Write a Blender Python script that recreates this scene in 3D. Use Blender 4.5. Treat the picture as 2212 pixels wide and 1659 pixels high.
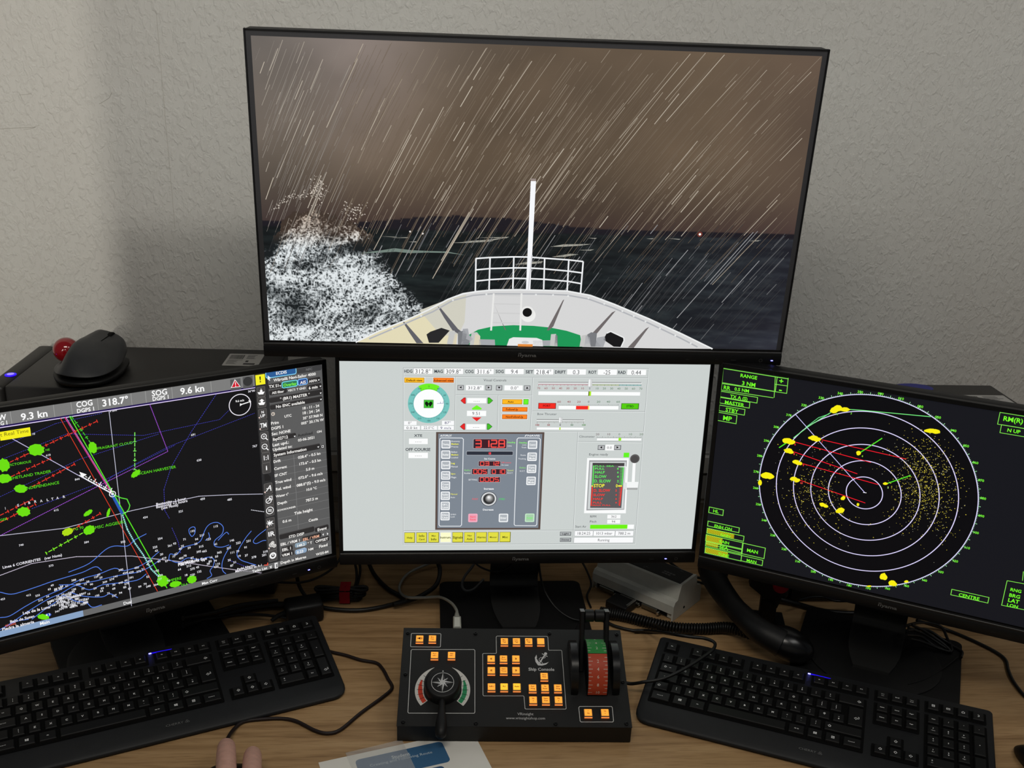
import bpy, bmesh, math, random
import numpy as np
from mathutils import Matrix, Vector
from mathutils.geometry import tessellate_polygon

# ---------------------------------------------------------------- scene, camera, light
for o in list(bpy.data.objects): bpy.data.objects.remove(o)
SC = bpy.context.scene
COL = SC.collection
SC.view_settings.view_transform = 'Standard'
SC.view_settings.look = 'None'
SC.view_settings.gamma = 1.0
SC.view_settings.use_curve_mapping = False
SC.view_settings.exposure = 0.0

W, H, F = 2212, 1659, 2205.47
RC = np.array([[0.997422, 0.070667, -0.012488], [-0.062383, 0.939844, 0.33586], [0.035471, -0.334215, 0.941829]])
CAM = np.array([0, 0, 0.902])
WALL_Y = 1.72
BLOCKER_X, BLOCKER_Z = -0.918, 1.15   # left end and top of the unseen light blocker behind the camera
cd = bpy.data.cameras.new('camera'); cam = bpy.data.objects.new('camera', cd); COL.objects.link(cam)
cd.sensor_fit = 'HORIZONTAL'; cd.sensor_width = 36.0; cd.lens = F / W * 36.0; cd.clip_start = 0.02; cd.clip_end = 50
m3 = Matrix((RC[:, 0], RC[:, 2], -RC[:, 1])).transposed()
cam.matrix_world = Matrix.Translation(Vector(CAM)) @ m3.to_4x4()
SC.camera = cam

wd = bpy.data.worlds.new('world'); SC.world = wd; wd.use_nodes = True
wd.node_tree.nodes['Background'].inputs[0].default_value = (0.80, 0.90, 1.0, 1)
wd.node_tree.nodes['Background'].inputs[1].default_value = 0.072

def lamp(name, kind, loc, power, col, size=0.1, size_y=None, target=None):
    l = bpy.data.lights.new(name, kind); l.energy = power; l.color = col
    if kind == 'AREA':
        l.size = size
        if size_y: l.shape = 'RECTANGLE'; l.size_y = size_y
    else: l.shadow_soft_size = size
    o = bpy.data.objects.new(name, l); COL.objects.link(o); o.location = loc
    if target is not None:
        o.rotation_euler = (Vector(target) - Vector(loc)).to_track_quat('-Z', 'Y').to_euler()
    return o
# unseen room lights; the spot, strip and right fill are added for effect
lamp('ceiling_light_middle', 'POINT', (0.30, -2.8, 1.684), 94, (1.0, 0.98, 0.95), 0.24)
sp = lamp('added_wall_spot', 'SPOT', (-1.30, -3.2, 1.75), 95, (1.0, 0.96, 0.90), 0.03, None, (-0.48, 1.72, 0.62))  # added lamp, coned to brighten only the left part of the wall
sp.data.spot_size = math.radians(24); sp.data.spot_blend = 1.0
lamp('added_strip_light', 'POINT', (-2.6, -6.0, 1.6), 420, (1.0, 0.95, 0.84), 0.015)  # added lamp for the bright strip at the wall's left end
lamp('ceiling_light_near', 'AREA', (-0.15, 0.1, 1.85), 10.2, (1.0, 0.94, 0.84), 0.9, 0.3, (-0.3, 1.0, 0))
lamp('added_fill_right', 'AREA', (1.15, 0.40, 1.85), 5.4, (1.0, 0.98, 0.94), 0.9, 0.3, (0.6, 1.2, 0))  # added unseen fill, lifts the right side of desk and wall

# ---------------------------------------------------------------- pixel helpers (photo frame 2212 x 1659)
def ray(px, py): return RC @ np.array([(px - W / 2) / F, 1.0, -(py - H / 2) / F])
def atz(px, py, z=0.0):
    d = ray(px, py); return Vector(CAM + d * (z - CAM[2]) / d[2])
def aty(px, py, y):
    d = ray(px, py); return Vector(CAM + d * y / d[1])
def atplane(px, py, p0, n):
    d = ray(px, py); return CAM + d * ((np.array(p0) - CAM) @ np.array(n)) / (d @ np.array(n))
def rot3(rz, rx): return np.array((Matrix.Rotation(rz, 3, 'Z') @ Matrix.Rotation(rx, 3, 'X')))
def lin(c):
    out = []
    for v in c[:3]:
        v = max(0.0, v / 255.0); out.append(v / 12.92 if v <= 0.04045 else ((v + 0.055) / 1.055) ** 2.4)
    return tuple(out)

# ---------------------------------------------------------------- materials
MATS = {}
def mat(name, col=(128, 128, 128), rough=0.5, spec=0.5, metal=0.0, emit=None, strength=1.0, alpha=1.0, coat=0.0):
    if name in MATS: return MATS[name]
    m = bpy.data.materials.new(name); m.use_nodes = True
    b = m.node_tree.nodes['Principled BSDF']
    b.inputs['Base Color'].default_value = (*lin(col), 1); b.inputs['Roughness'].default_value = rough
    b.inputs['Specular IOR Level'].default_value = spec; b.inputs['Metallic'].default_value = metal
    b.inputs['Coat Weight'].default_value = coat
    if emit is not None:
        b.inputs['Emission Color'].default_value = (*lin(emit), 1); b.inputs['Emission Strength'].default_value = strength
    b.inputs['Alpha'].default_value = alpha
    MATS[name] = m
    return m
def grain(m, scale, amount, bump=0.0, bscale=None):
    """fine colour variation and relief on a plain material"""
    nt = m.node_tree; b = nt.nodes['Principled BSDF']; base = tuple(b.inputs['Base Color'].default_value)
    tc = nt.nodes.new('ShaderNodeTexCoord'); n = nt.nodes.new('ShaderNodeTexNoise'); n.inputs['Scale'].default_value = scale
    n.inputs['Detail'].default_value = 5
    nt.links.new(tc.outputs['Object'], n.inputs['Vector'])
    r = nt.nodes.new('ShaderNodeValToRGB'); r.color_ramp.elements[0].position = 0.3; r.color_ramp.elements[1].position = 0.7
    r.color_ramp.elements[0].color = tuple(c * (1 - amount) for c in base[:3]) + (1,)
    r.color_ramp.elements[1].color = tuple(min(1, c * (1 + amount)) for c in base[:3]) + (1,)
    nt.links.new(n.outputs['Fac'], r.inputs['Fac']); nt.links.new(r.outputs['Color'], b.inputs['Base Color'])
    if bump:
        n2 = nt.nodes.new('ShaderNodeTexNoise'); n2.inputs['Scale'].default_value = bscale or scale * 4
        nt.links.new(tc.outputs['Object'], n2.inputs['Vector'])
        bp = nt.nodes.new('ShaderNodeBump'); bp.inputs['Strength'].default_value = bump; bp.inputs['Distance'].default_value = 0.0006
        nt.links.new(n2.outputs['Fac'], bp.inputs['Height']); nt.links.new(bp.outputs['Normal'], b.inputs['Normal'])
    return m
def attr_mat(name, emissive, rough=0.5, strength=1.0):
    m = bpy.data.materials.new(name); m.use_nodes = True; nt = m.node_tree; b = nt.nodes['Principled BSDF']
    a = nt.nodes.new('ShaderNodeAttribute'); a.attribute_name = 'Col'
    b.inputs['Roughness'].default_value = rough
    if emissive:
        b.inputs['Base Color'].default_value = (0.006, 0.006, 0.007, 1); b.inputs['Specular IOR Level'].default_value = 0.25
        nt.links.new(a.outputs['Color'], b.inputs['Emission Color']); b.inputs['Emission Strength'].default_value = strength
    else:
        nt.links.new(a.outputs['Color'], b.inputs['Base Color']); b.inputs['Specular IOR Level'].default_value = 0.2
    MATS[name] = m
    return m
attr_mat('lit_pixels', True, 0.45); attr_mat('print', False, 0.6)
grain(mat('black_plastic', (15, 15, 16), 0.5, 0.3), 60, 0.15, 0.15, 900)
mat('black_gloss', (13, 13, 14), 0.25, 0.4)
mat('bezel_black', (15, 15, 16), 0.4, 0.35)
mat('bezel_strip', (32, 31, 31), 0.4, 0.4)
mat('glass_border', (62, 62, 65), 0.25, 0.5)
grain(mat('keyboard_body', (23, 24, 26), 0.55, 0.35), 80, 0.1, 0.2, 1500)
mat('keycap', (12, 12, 13), 0.5, 0.35)
mat('key_well', (9, 9, 9), 0.8, 0.1)
mat('cable_black', (12, 12, 12), 0.42, 0.4)
mat('cable_brown', (30, 19, 17), 0.5, 0.35)
mat('rubber', (8, 8, 8), 0.7, 0.2)
mat('chrome', (190, 190, 190), 0.25, 0.5, 1.0)
grain(mat('console_metal', (14, 14, 14), 0.45, 0.35), 90, 0.12, 0.25, 2500)
grain(mat('grey_case', (196, 196, 188), 0.55, 0.35), 50, 0.06)
grain(mat('pc_case', (32, 31, 30), 0.42, 0.4), 40, 0.12, 0.2, 1800)
grain(mat('mouse_grey', (52, 53, 55), 0.42, 0.45), 70, 0.1)
mat('red_ball', (150, 12, 22), 0.12, 0.6, coat=0.6)
mat('red_fabric', (150, 18, 34), 0.8, 0.2)
grain(mat('paper', (225, 222, 214), 0.7, 0.2), 14, 0.04)
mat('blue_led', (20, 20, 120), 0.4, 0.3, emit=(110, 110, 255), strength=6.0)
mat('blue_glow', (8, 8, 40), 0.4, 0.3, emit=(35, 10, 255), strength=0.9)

# ---------------------------------------------------------------- mesh helpers
class MB:
    def __init__(s): s.v = []; s.f = []
    def add(s, vs, fs, M=None):
        n = len(s.v)
        s.v += [tuple(M @ Vector(p)) for p in vs] if M is not None else [tuple(p) for p in vs]
        s.f += [tuple(i + n for i in f) for f in fs]
        return s
    def box(s, x0, x1, y0, y1, z0, z1, bev=0.0, seg=1, M=None):
        vs, fs = bevel_box(x1 - x0, y1 - y0, z1 - z0, bev, seg)
        T = Matrix.Translation(((x0 + x1) / 2, (y0 + y1) / 2, (z0 + z1) / 2))
        return s.add(vs, fs, (M @ T) if M is not None else T)
    def prism(s, poly, a, b, axis='z', M=None):
        """poly of 2D points swept from a to b along an axis"""
        n = len(poly)
        def P(p, h): return {'z': (p[0], p[1], h), 'y': (p[0], h, p[1]), 'x': (h, p[0], p[1])}[axis]
        vs = [P(p, a) for p in poly] + [P(p, b) for p in poly]
        fs = [tuple(range(n))[::-1], tuple(range(n, 2 * n))] + [(i, (i + 1) % n, n + (i + 1) % n, n + i) for i in range(n)]
        return s.add(vs, fs, M)
    def tube(s, pts, r, n=8, caps=True):
        pts = [Vector(p) for p in pts]; rs = r if isinstance(r, (list, tuple)) else [r] * len(pts)
        vs = []; fs = []; up = None
        for i, p in enumerate(pts):
            t = (pts[min(i + 1, len(pts) - 1)] - pts[max(i - 1, 0)]).normalized()
            if up is None:
                up = Vector((0, 0, 1)) if abs(t.z) < 0.9 else Vector((1, 0, 0))
            a = t.cross(up)
            if a.length < 1e-6: a = t.orthogonal()
            a.normalize(); up = a.cross(t).normalized()
            for k in range(n):
                q = 2 * math.pi * k / n; vs.append(p + (a * math.cos(q) + up * math.sin(q)) * rs[i])
        for i in range(len(pts) - 1):
            for k in range(n):
                k2 = (k + 1) % n; fs.append((i * n + k, i * n + k2, (i + 1) * n + k2, (i + 1) * n + k))
        if caps: fs += [tuple(range(n))[::-1], tuple(range((len(pts) - 1) * n, len(pts) * n))]
        return s.add(vs, fs)
    def lathe(s, prof, n=24, M=None):
        vs = []; fs = []
        for r, z in prof:
            for k in range(n):
                q = 2 * math.pi * k / n; vs.append((r * math.cos(q), r * math.sin(q), z))
        for i in range(len(prof) - 1):
            for k in range(n):
                k2 = (k + 1) % n; fs.append((i * n + k, i * n + k2, (i + 1) * n + k2, (i + 1) * n + k))
        fs += [tuple(range(n))[::-1], tuple(range((len(prof) - 1) * n, len(prof) * n))]
        return s.add(vs, fs, M)
    def mesh(s, name, smooth=False):
        me = bpy.data.meshes.new(name); me.from_pydata(s.v, [], s.f); me.validate()
        bm = bmesh.new(); bm.from_mesh(me); bmesh.ops.recalc_face_normals(bm, faces=bm.faces); bm.to_mesh(me); bm.free()
        if smooth:
            me.shade_smooth(); me.set_sharp_from_angle(angle=math.radians(smooth if smooth > 1 else 40))
        return me
_bb = {}
def bevel_box(sx, sy, sz, bev, seg=1):
    key = (round(sx, 5), round(sy, 5), round(sz, 5), round(bev, 5), seg)
    if key not in _bb:
        bm = bmesh.new(); bmesh.ops.create_cube(bm, size=1.0)
        bmesh.ops.scale(bm, vec=(sx, sy, sz), verts=bm.verts)
        if bev > 0: bmesh.ops.bevel(bm, geom=list(bm.edges), offset=bev, segments=seg, affect='EDGES', profile=0.5)
        bm.verts.ensure_lookup_table()
        for i, v in enumerate(bm.verts): v.index = i
        _bb[key] = ([tuple(v.co) for v in bm.verts], [tuple(v.index for v in f.verts) for f in bm.faces]); bm.free()
    return _bb[key]
def obj(name, me, material=None, parent=None, loc=None, rot=None, smooth=False):
    if isinstance(me, MB): me = me.mesh(name, smooth)
    o = bpy.data.objects.new(name, me); COL.objects.link(o)
    if material is not None and not me.materials: me.materials.append(MATS[material] if isinstance(material, str) else material)
    if parent is not None: o.parent = parent
    if loc is not None: o.location = loc
    if rot is not None: o.rotation_euler = rot
    return o
def thing(name, label, cat, loc=(0, 0, 0), rotz=0.0, group=None):
    o = bpy.data.objects.new(name, None); COL.objects.link(o); o.empty_display_size = 0.05
    o.location = loc; o.rotation_euler = (0, 0, rotz)
    return tag(o, label, cat, group)
def tag(o, label, cat, group=None):
    o['label'] = label; o['category'] = cat
    if group: o['group'] = group
    return o
def struct(name, mb, material):
    o = obj(name, mb, material); o['kind'] = 'structure'; return o
def spline(pts, n=8):
    """Catmull-Rom through 3D points"""
    P = [Vector(p) for p in pts]; P = [P[0] * 2 - P[1]] + P + [P[-1] * 2 - P[-2]]
    out = []
    for i in range(1, len(P) - 2):
        for k in range(n):
            t = k / n; a, b, c, d = P[i - 1], P[i], P[i + 1], P[i + 2]
            out.append(0.5 * ((2 * b) + (c - a) * t + (2 * a - 5 * b + 4 * c - d) * t * t + (3 * b - a - 3 * c + d) * t ** 3))
    out.append(P[-2]); return out
def rrect(x0, y0, x1, y1, r, n=4):
    pts = []
    for cx, cy, a in ((x1 - r, y1 - r, 0), (x0 + r, y1 - r, 90), (x0 + r, y0 + r, 180), (x1 - r, y0 + r, 270)):
        for k in range(n + 1):
            q = math.radians(a + 90 * k / n); pts.append((cx + r * math.cos(q), cy + r * math.sin(q)))
    return pts

# ---------------------------------------------------------------- glyphs of the built-in font
GL = {}
CHARS = sorted(set("ABCDEFGHIJKLMNOPQRSTUVWXYZabcdefghijklmnopqrstuvwxyz0123456789 .,:;-+*/\\|()[]{}<>!?&%$£#@~^_=°'\"«»ä"))
def load_glyphs():
    objs = []
    for bold, off in ((False, 0.0), (True, 0.022)):
        for ch in CHARS + ['']:
            for suffix in ('', '|'):
                if ch + suffix == '': continue
                cu = bpy.data.curves.new('g', 'FONT'); cu.body = ch + suffix; cu.resolution_u = 2; cu.size = 1.0; cu.offset = off
                cu.fill_mode = 'FRONT'; o = bpy.data.objects.new('g', cu); COL.objects.link(o); objs.append((bold, ch, suffix, o))
    bpy.context.view_layer.update()
    dg = bpy.context.evaluated_depsgraph_get()
    tmp = {}
    for bold, ch, suffix, o in objs:
        me = bpy.data.meshes.new_from_object(o.evaluated_get(dg))
        vs = np.array([v.co[:2] for v in me.vertices]) if len(me.vertices) else np.zeros((0, 2))
        fs = [tuple(p.vertices) for p in me.polygons]
        tmp[(bold, ch, suffix)] = (vs, fs); bpy.data.meshes.remove(me)
    for bold, ch, suffix, o in objs:
        cu = o.data; bpy.data.objects.remove(o); bpy.data.curves.remove(cu)
    for bold in (False, True):
        bar = tmp[(bold, '', '|')][0][:, 0].max()
        for ch in CHARS:
            vs, fs = tmp[(bold, ch, '')]; adv = tmp[(bold, ch, '|')][0][:, 0].max() - bar
            GL[(bold, ch)] = (vs, fs, adv)
load_glyphs()
CAPH = float(GL[(False, 'H')][0][:, 1].max())

# ---------------------------------------------------------------- flat drawings: print on things, pixels of screens
class Flat:
    """coloured polygons in a plane; layers stand 0.04 mm apart"""
    def __init__(s, step=0.00004): s.v = []; s.f = []; s.cols = []; s.step = step; s.marks = []
    def raw(s, pts, faces, col, layer):
        n = len(s.v); s.v += [(p[0], p[1], layer * s.step) for p in pts]
        c = lin(col)
        for f in faces: s.f.append(tuple(i + n for i in f)); s.cols.append(c)
    def poly(s, pts, col, layer=1, convex=False):
        if convex or len(pts) < 4: s.raw(pts, [tuple(range(len(pts)))], col, layer)
        else: s.raw(pts, tessellate_polygon([[Vector((p[0], p[1], 0)) for p in pts]]), col, layer)
    def rect(s, x0, y0, x1, y1, col, layer=1): s.raw([(x0, y0), (x1, y0), (x1, y1), (x0, y1)], [(0, 1, 2, 3)], col, layer)
    def line(s, pts, w, col, layer=2, closed=False):
        P = [np.array(p, float) for p in pts]; n = len(P)
        if n < 2: return
        L = []
        for i in range(n):
            a = P[i - 1] if (i > 0 or closed) else P[i]; b = P[(i + 1) % n] if (i < n - 1 or closed) else P[i]
            d1 = P[i] - a; d2 = b - P[i]
            d1 = d1 / (np.hypot(*d1) + 1e-12); d2 = d2 / (np.hypot(*d2) + 1e-12)
            t = d1 + d2
            if np.hypot(*t) < 1e-6: t = d2 if np.hypot(*d2) > 0 else d1
            t = t / np.hypot(*t); nn = np.array([-t[1], t[0]])
            dd = d2 if np.hypot(*d2) > 0.5 else d1
            k = min(2.0, 1 / max(0.3, abs(nn @ np.array([-dd[1], dd[0]]))))
            L.append((P[i] + nn * w / 2 * k, P[i] - nn * w / 2 * k))
        vs = [p for ab in L for p in ab]
        fs = [(2 * i, 2 * i + 1, 2 * i + 3, 2 * i + 2) for i in range(n - 1)]
        if closed: fs.append((2 * n - 2, 2 * n - 1, 1, 0))
        s.raw(vs, fs, col, layer)
    def dash(s, pts, w, col, on, off, layer=2):
        for a, b in zip(pts[:-1], pts[1:]):
            a = np.array(a, float); b = np.array(b, float); L = np.hypot(*(b - a)); t = 0.0
            while t < L:
                s.line([a + (b - a) * t / L, a + (b - a) * min(L, t + on) / L], w, col, layer); t += on + off
    def circle(s, c, r, col, layer=2, n=24, ry=None): s.poly([(c[0] + r * math.cos(2 * math.pi * k / n), c[1] + (ry or r) * math.sin(2 * math.pi * k / n)) for k in range(n)], col, layer, True)
    def ring(s, c, r, w, col, layer=2, n=48): s.line([(c[0] + r * math.cos(2 * math.pi * k / n), c[1] + r * math.sin(2 * math.pi * k / n)) for k in range(n)], w, col, layer, True)
    def text(s, t, x, y, size=None, width=None, h=None, col=(255, 255, 255), layer=3, bold=False, align='l', rot=0.0):
        """x, y: left end, middle of the capitals"""
        nat = sum(GL.get((bold, ch), GL[(bold, '-')])[2] for ch in t) or 1.0
        sx = width / nat if width else size
        sy = (h / CAPH) if h else (size if size else sx)
        if not width and h: sx = sy
        tot = nat * sx
        ox = {'l': 0, 'c': -tot / 2, 'r': -tot}[align]; oy = -CAPH * sy / 2
        cr, sr = math.cos(rot), math.sin(rot)
        for ch in t:
            vs, fs, adv = GL.get((bold, ch), GL[(bold, '-')])
            if len(vs):
                px = vs[:, 0] * sx + ox; py = vs[:, 1] * sy + oy
                s.raw([(x + a * cr - b * sr, y + a * sr + b * cr) for a, b in zip(px, py)], fs, col, layer)
            ox += adv * sx
    def build(s, name, material, parent=None, up='z', loc=None, rot=None):
        vs = s.v if up == 'z' else [(a, -c, b) for a, b, c in s.v]
        me = bpy.data.meshes.new(name); me.from_pydata(vs, [], s.f)
        ca = me.color_attributes.new('Col', 'FLOAT_COLOR', 'CORNER')
        cols = np.repeat(np.array([(*c, 1.0) for c in s.cols], np.float32), [len(f) for f in s.f], axis=0)
        if len(cols): ca.data.foreach_set('color', cols.ravel())
        return obj(name, me, material, parent, loc, rot)
    def mk(s, name): s.marks.append((name, len(s.f), len(s.v)))
    def build_split(s, material, parent, up, loc):
        ms = s.marks + [(None, len(s.f), len(s.v))]
        for (nm, f0, v0), (_, f1, v1) in zip(ms[:-1], ms[1:]):
            if f1 == f0: continue
            q = Flat(s.step); q.v = s.v[v0:v1]; q.f = [tuple(i - v0 for i in f) for f in s.f[f0:f1]]; q.cols = s.cols[f0:f1]; q.build(nm, material, parent, up, loc)
class Px(Flat):
    """a Flat on a plane seen in the photo: drawing calls take pixels of a zoomed crop (ox, oy, scale)"""
    def __init__(s, pos, R, z, nrm=1, step=0.00004):
        Flat.__init__(s, step); s.pos = np.array(pos); s.R = R; s.zz = z; s.nrm = nrm
    def p(s, x, y):
        ox, oy, k = s.zz; P = (atplane(ox + x / k, oy + y / k, s.pos, s.R[:, s.nrm]) - s.pos) @ s.R
        return (P[0], P[2]) if s.nrm == 1 else (P[0], P[1])
    def mm(s, x, y): a = s.p(x, y); b = s.p(x + 1, y); return math.hypot(b[0] - a[0], b[1] - a[1])
    def vm(s, x, y): a = s.p(x, y); b = s.p(x, y + 1); return abs(b[1] - a[1])
    def P(s, pts): return [s.p(*q) for q in pts]
    def xr(s, x, y, x1):
        a = s.p(x, y); yy = y
        for _ in range(4):
            b = s.p(x1, yy); c = s.p(x1, yy + 1); yy += (a[1] - b[1]) / (c[1] - b[1])
        return a, s.p(x1, yy)
    def r(s, x0, y0, x1, y1, col, layer=1):
        a = s.p(x0, y0); b = s.p(x1, y1); s.rect(min(a[0], b[0]), min(a[1], b[1]), max(a[0], b[0]), max(a[1], b[1]), col, layer)
    def rr(s, x0, y0, x1, y1, rad, col, layer=1, line=None, lw=1.0):
        a = s.p(x0, y0); b = s.p(x1, y1); u = s.mm(x0, y0)
        q = rrect(min(a[0], b[0]), min(a[1], b[1]), max(a[0], b[0]), max(a[1], b[1]), rad * u)
        if col: s.poly(q, col, layer, True)
        if line: s.line(q, lw * u, line, layer + 1, True)
    def fr(s, x0, y0, x1, y1, w, col, layer=2):
        a = s.p(x0, y0); b = s.p(x1, y1); s.line([a, (b[0], a[1]), b, (a[0], b[1])], w * s.mm(x0, y0), col, layer, True)
    def l(s, pts, w, col, layer=2, closed=False): s.line(s.P(pts), w * s.mm(*pts[0]), col, layer, closed)
    def d(s, pts, w, col, on, off, layer=2): u = s.mm(*pts[0]); s.dash(s.P(pts), w * u, col, on * u, off * u, layer)
    def g(s, pts, col, layer=2): s.poly(s.P(pts), col, layer)
    def c(s, x, y, rad, col, layer=2, ry=None): u = s.mm(x, y); s.circle(s.p(x, y), rad * u, col, layer, 24, ry * u if ry else None)
    def rg(s, x, y, rad, w, col, layer=2): u = s.mm(x, y); s.ring(s.p(x, y), rad * u, w * u, col, layer)
    def t(s, t, x, y, x1, col=(255, 255, 255), layer=4, bold=False, h=None):
        a, b = s.xr(x, y, x1); s.text(t, a[0], a[1], width=b[0] - a[0], h=h * s.vm(x, y) if h else None, col=col, layer=layer, bold=bold)
# ---------------------------------------------------------------- room
def wall_material():
    m = mat('wall_paint', (206, 203, 195), 0.85, 0.2); nt = m.node_tree; b = nt.nodes['Principled BSDF']
    tc = nt.nodes.new('ShaderNodeTexCoord'); mp = nt.nodes.new('ShaderNodeMapping'); mp.inputs['Scale'].default_value = (1.0, 1.0, 0.62)
    nt.links.new(tc.outputs['Object'], mp.inputs['Vector'])
    n = nt.nodes.new('ShaderNodeTexNoise'); n.inputs['Scale'].default_value = 130; n.inputs['Detail'].default_value = 3.0; n.inputs['Distortion'].default_value = 0.6
    r = nt.nodes.new('ShaderNodeValToRGB'); r.color_ramp.elements[0].position = 0.44; r.color_ramp.elements[1].position = 0.72
    n2 = nt.nodes.new('ShaderNodeTexNoise'); n2.inputs['Scale'].default_value = 2.2; n2.inputs['Detail'].default_value = 4
    ad = nt.nodes.new('ShaderNodeMath'); ad.operation = 'MULTIPLY_ADD'; ad.inputs[1].default_value = 6.0
    bp = nt.nodes.new('ShaderNodeBump'); bp.inputs['Strength'].default_value = 0.5; bp.inputs['Distance'].default_value = 0.0028
    for k in (n, n2): nt.links.new(mp.outputs['Vector'], k.inputs['Vector'])
    nt.links.new(n.outputs['Fac'], r.inputs['Fac']); nt.links.new(n2.outputs['Fac'], ad.inputs[0]); nt.links.new(r.outputs['Color'], ad.inputs[2])
    nt.links.new(ad.outputs[0], bp.inputs['Height']); nt.links.new(bp.outputs['Normal'], b.inputs['Normal'])
    mx = nt.nodes.new('ShaderNodeValToRGB'); mx.color_ramp.elements[0].position = 0.35; mx.color_ramp.elements[1].position = 0.65
    mx.color_ramp.elements[0].color = (*lin((203, 200, 194)), 1); mx.color_ramp.elements[1].color = (*lin((208, 207, 201)), 1)
    nt.links.new(n2.outputs['Fac'], mx.inputs['Fac']); nt.links.new(mx.outputs['Color'], b.inputs['Base Color'])
wall_material()
def wood_material():
    m = mat('oak', (150, 115, 78), 0.5, 0.35); nt = m.node_tree; b = nt.nodes['Principled BSDF']
    tc = nt.nodes.new('ShaderNodeTexCoord'); mp = nt.nodes.new('ShaderNodeMapping'); mp.inputs['Scale'].default_value = (0.9, 14.0, 4.0)
    nt.links.new(tc.outputs['Object'], mp.inputs['Vector'])
    n = nt.nodes.new('ShaderNodeTexNoise'); n.inputs['Scale'].default_value = 3.2; n.inputs['Detail'].default_value = 8; n.inputs['Distortion'].default_value = 1.3
    n2 = nt.nodes.new('ShaderNodeTexNoise'); n2.inputs['Scale'].default_value = 26; n2.inputs['Detail'].default_value = 6
    for k in (n, n2): nt.links.new(mp.outputs['Vector'], k.inputs['Vector'])
    r = nt.nodes.new('ShaderNodeValToRGB'); e = r.color_ramp.elements; e[0].position = 0.3; e[1].position = 0.72
    e[0].color = (*lin((144, 112, 75)), 1); e[1].color = (*lin((184, 151, 109)), 1); k = r.color_ramp.elements.new(0.5); k.color = (*lin((171, 137, 96)), 1)
    r2 = nt.nodes.new('ShaderNodeValToRGB'); r2.color_ramp.elements[0].position = 0.33; r2.color_ramp.elements[1].position = 0.5
    r2.color_ramp.elements[0].color = (0.72, 0.69, 0.66, 1)
    mx = nt.nodes.new('ShaderNodeMixRGB'); mx.blend_type = 'MULTIPLY'; mx.inputs[0].default_value = 0.8
    nt.links.new(n.outputs['Fac'], r.inputs['Fac']); nt.links.new(n2.outputs['Fac'], r2.inputs['Fac'])
    nt.links.new(r.outputs['Color'], mx.inputs[1]); nt.links.new(r2.outputs['Color'], mx.inputs[2]); nt.links.new(mx.outputs['Color'], b.inputs['Base Color'])
    bp = nt.nodes.new('ShaderNodeBump'); bp.inputs['Strength'].default_value = 0.12; bp.inputs['Distance'].default_value = 0.0005
    nt.links.new(n2.outputs['Fac'], bp.inputs['Height']); nt.links.new(bp.outputs['Normal'], b.inputs['Normal'])
wood_material()
grain(mat('carpet', (70, 70, 74), 0.95, 0.1), 300, 0.3)
FLOOR = -0.74
struct('wall_back', MB().box(-3.2, 3.2, WALL_Y, WALL_Y + 0.1, FLOOR, 1.95), 'wall_paint')
wl = bpy.data.objects['wall_back']
f = Px((0, WALL_Y, 0), np.eye(3), (0, 0, 2.1833), 1, 0.0001)
f.l([(0, 608), (70, 604), (168, 600)], 2.0, (166, 162, 153), 1); f.l([(110, 612), (150, 606), (185, 590)], 1.4, (172, 168, 160), 1)
f.l([(468, 490), (490, 478), (515, 462), (528, 436)], 2.0, (164, 161, 152), 1); f.l([(90, 448), (148, 442)], 1.6, (165, 161, 152), 1)
f.build('plaster_crack', 'print', wl, 'y', (0, WALL_Y - 0.0002, 0))
f = Px((0, WALL_Y, 0), np.eye(3), (0, 0, 2.1833), 1, 0.0001); f.l([(736, 50), (780, 560), (826, 1080)], 1.8, (182, 179, 170), 1)
f.build('wallpaper_seam', 'print', wl, 'y', (0, WALL_Y - 0.0002, 0))
struct('floor', MB().box(-4.2, 4.2, -6.6, WALL_Y + 0.1, FLOOR - 0.05, FLOOR), 'carpet')
# unseen low wall added behind the camera to shade the lower back wall
struct('unseen_blocker_low', MB().box(BLOCKER_X, 3.2, -0.80, -0.72, FLOOR, BLOCKER_Z), 'wall_paint')
struct('unseen_blocker_tall', MB().box(-1.936, 3.2, -3.56, -3.50, FLOOR, 2.2), 'wall_paint')  # taller unseen wall, added to cut the strip lamp's light to a sharp edge
dk = thing('desk', 'light oak desk with fine grain carrying all the monitors and keyboards', 'desk', (0, 0, 0))
obj('tabletop', MB().box(-1.55, 1.55, 0.80, WALL_Y - 0.015, -0.028, 0.0, 0.002, 2), 'oak', dk)
for x in (-1.5, 1.47): obj('side_panel', MB().box(x, x + 0.03, 0.86, WALL_Y - 0.06, FLOOR, -0.028), 'oak', dk)
# plastic cable trunking along the wall behind the monitors
tr = thing('cable_trunking', 'pale plastic cable trunking fixed along the wall behind the monitors', 'trunking', (0, WALL_Y, 0.08))
grain(mat('trunking', (150, 149, 144), 0.5, 0.3), 30, 0.05)
obj('channel', MB().box(-0.25, 1.5, -0.055, -0.0005, 0.0, 0.105, 0.003), 'trunking', tr)
obj('lid', MB().box(-0.25, 1.5, -0.060, -0.0555, 0.012, 0.062, 0.002), 'trunking', tr)
for x in (-0.235, 0.30, 0.47):
    s = obj('socket', MB().box(x, x + 0.08, -0.066, -0.0555, 0.066, 0.10, 0.002), mat('socket', (176, 174, 168), 0.4, 0.4), tr)

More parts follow.
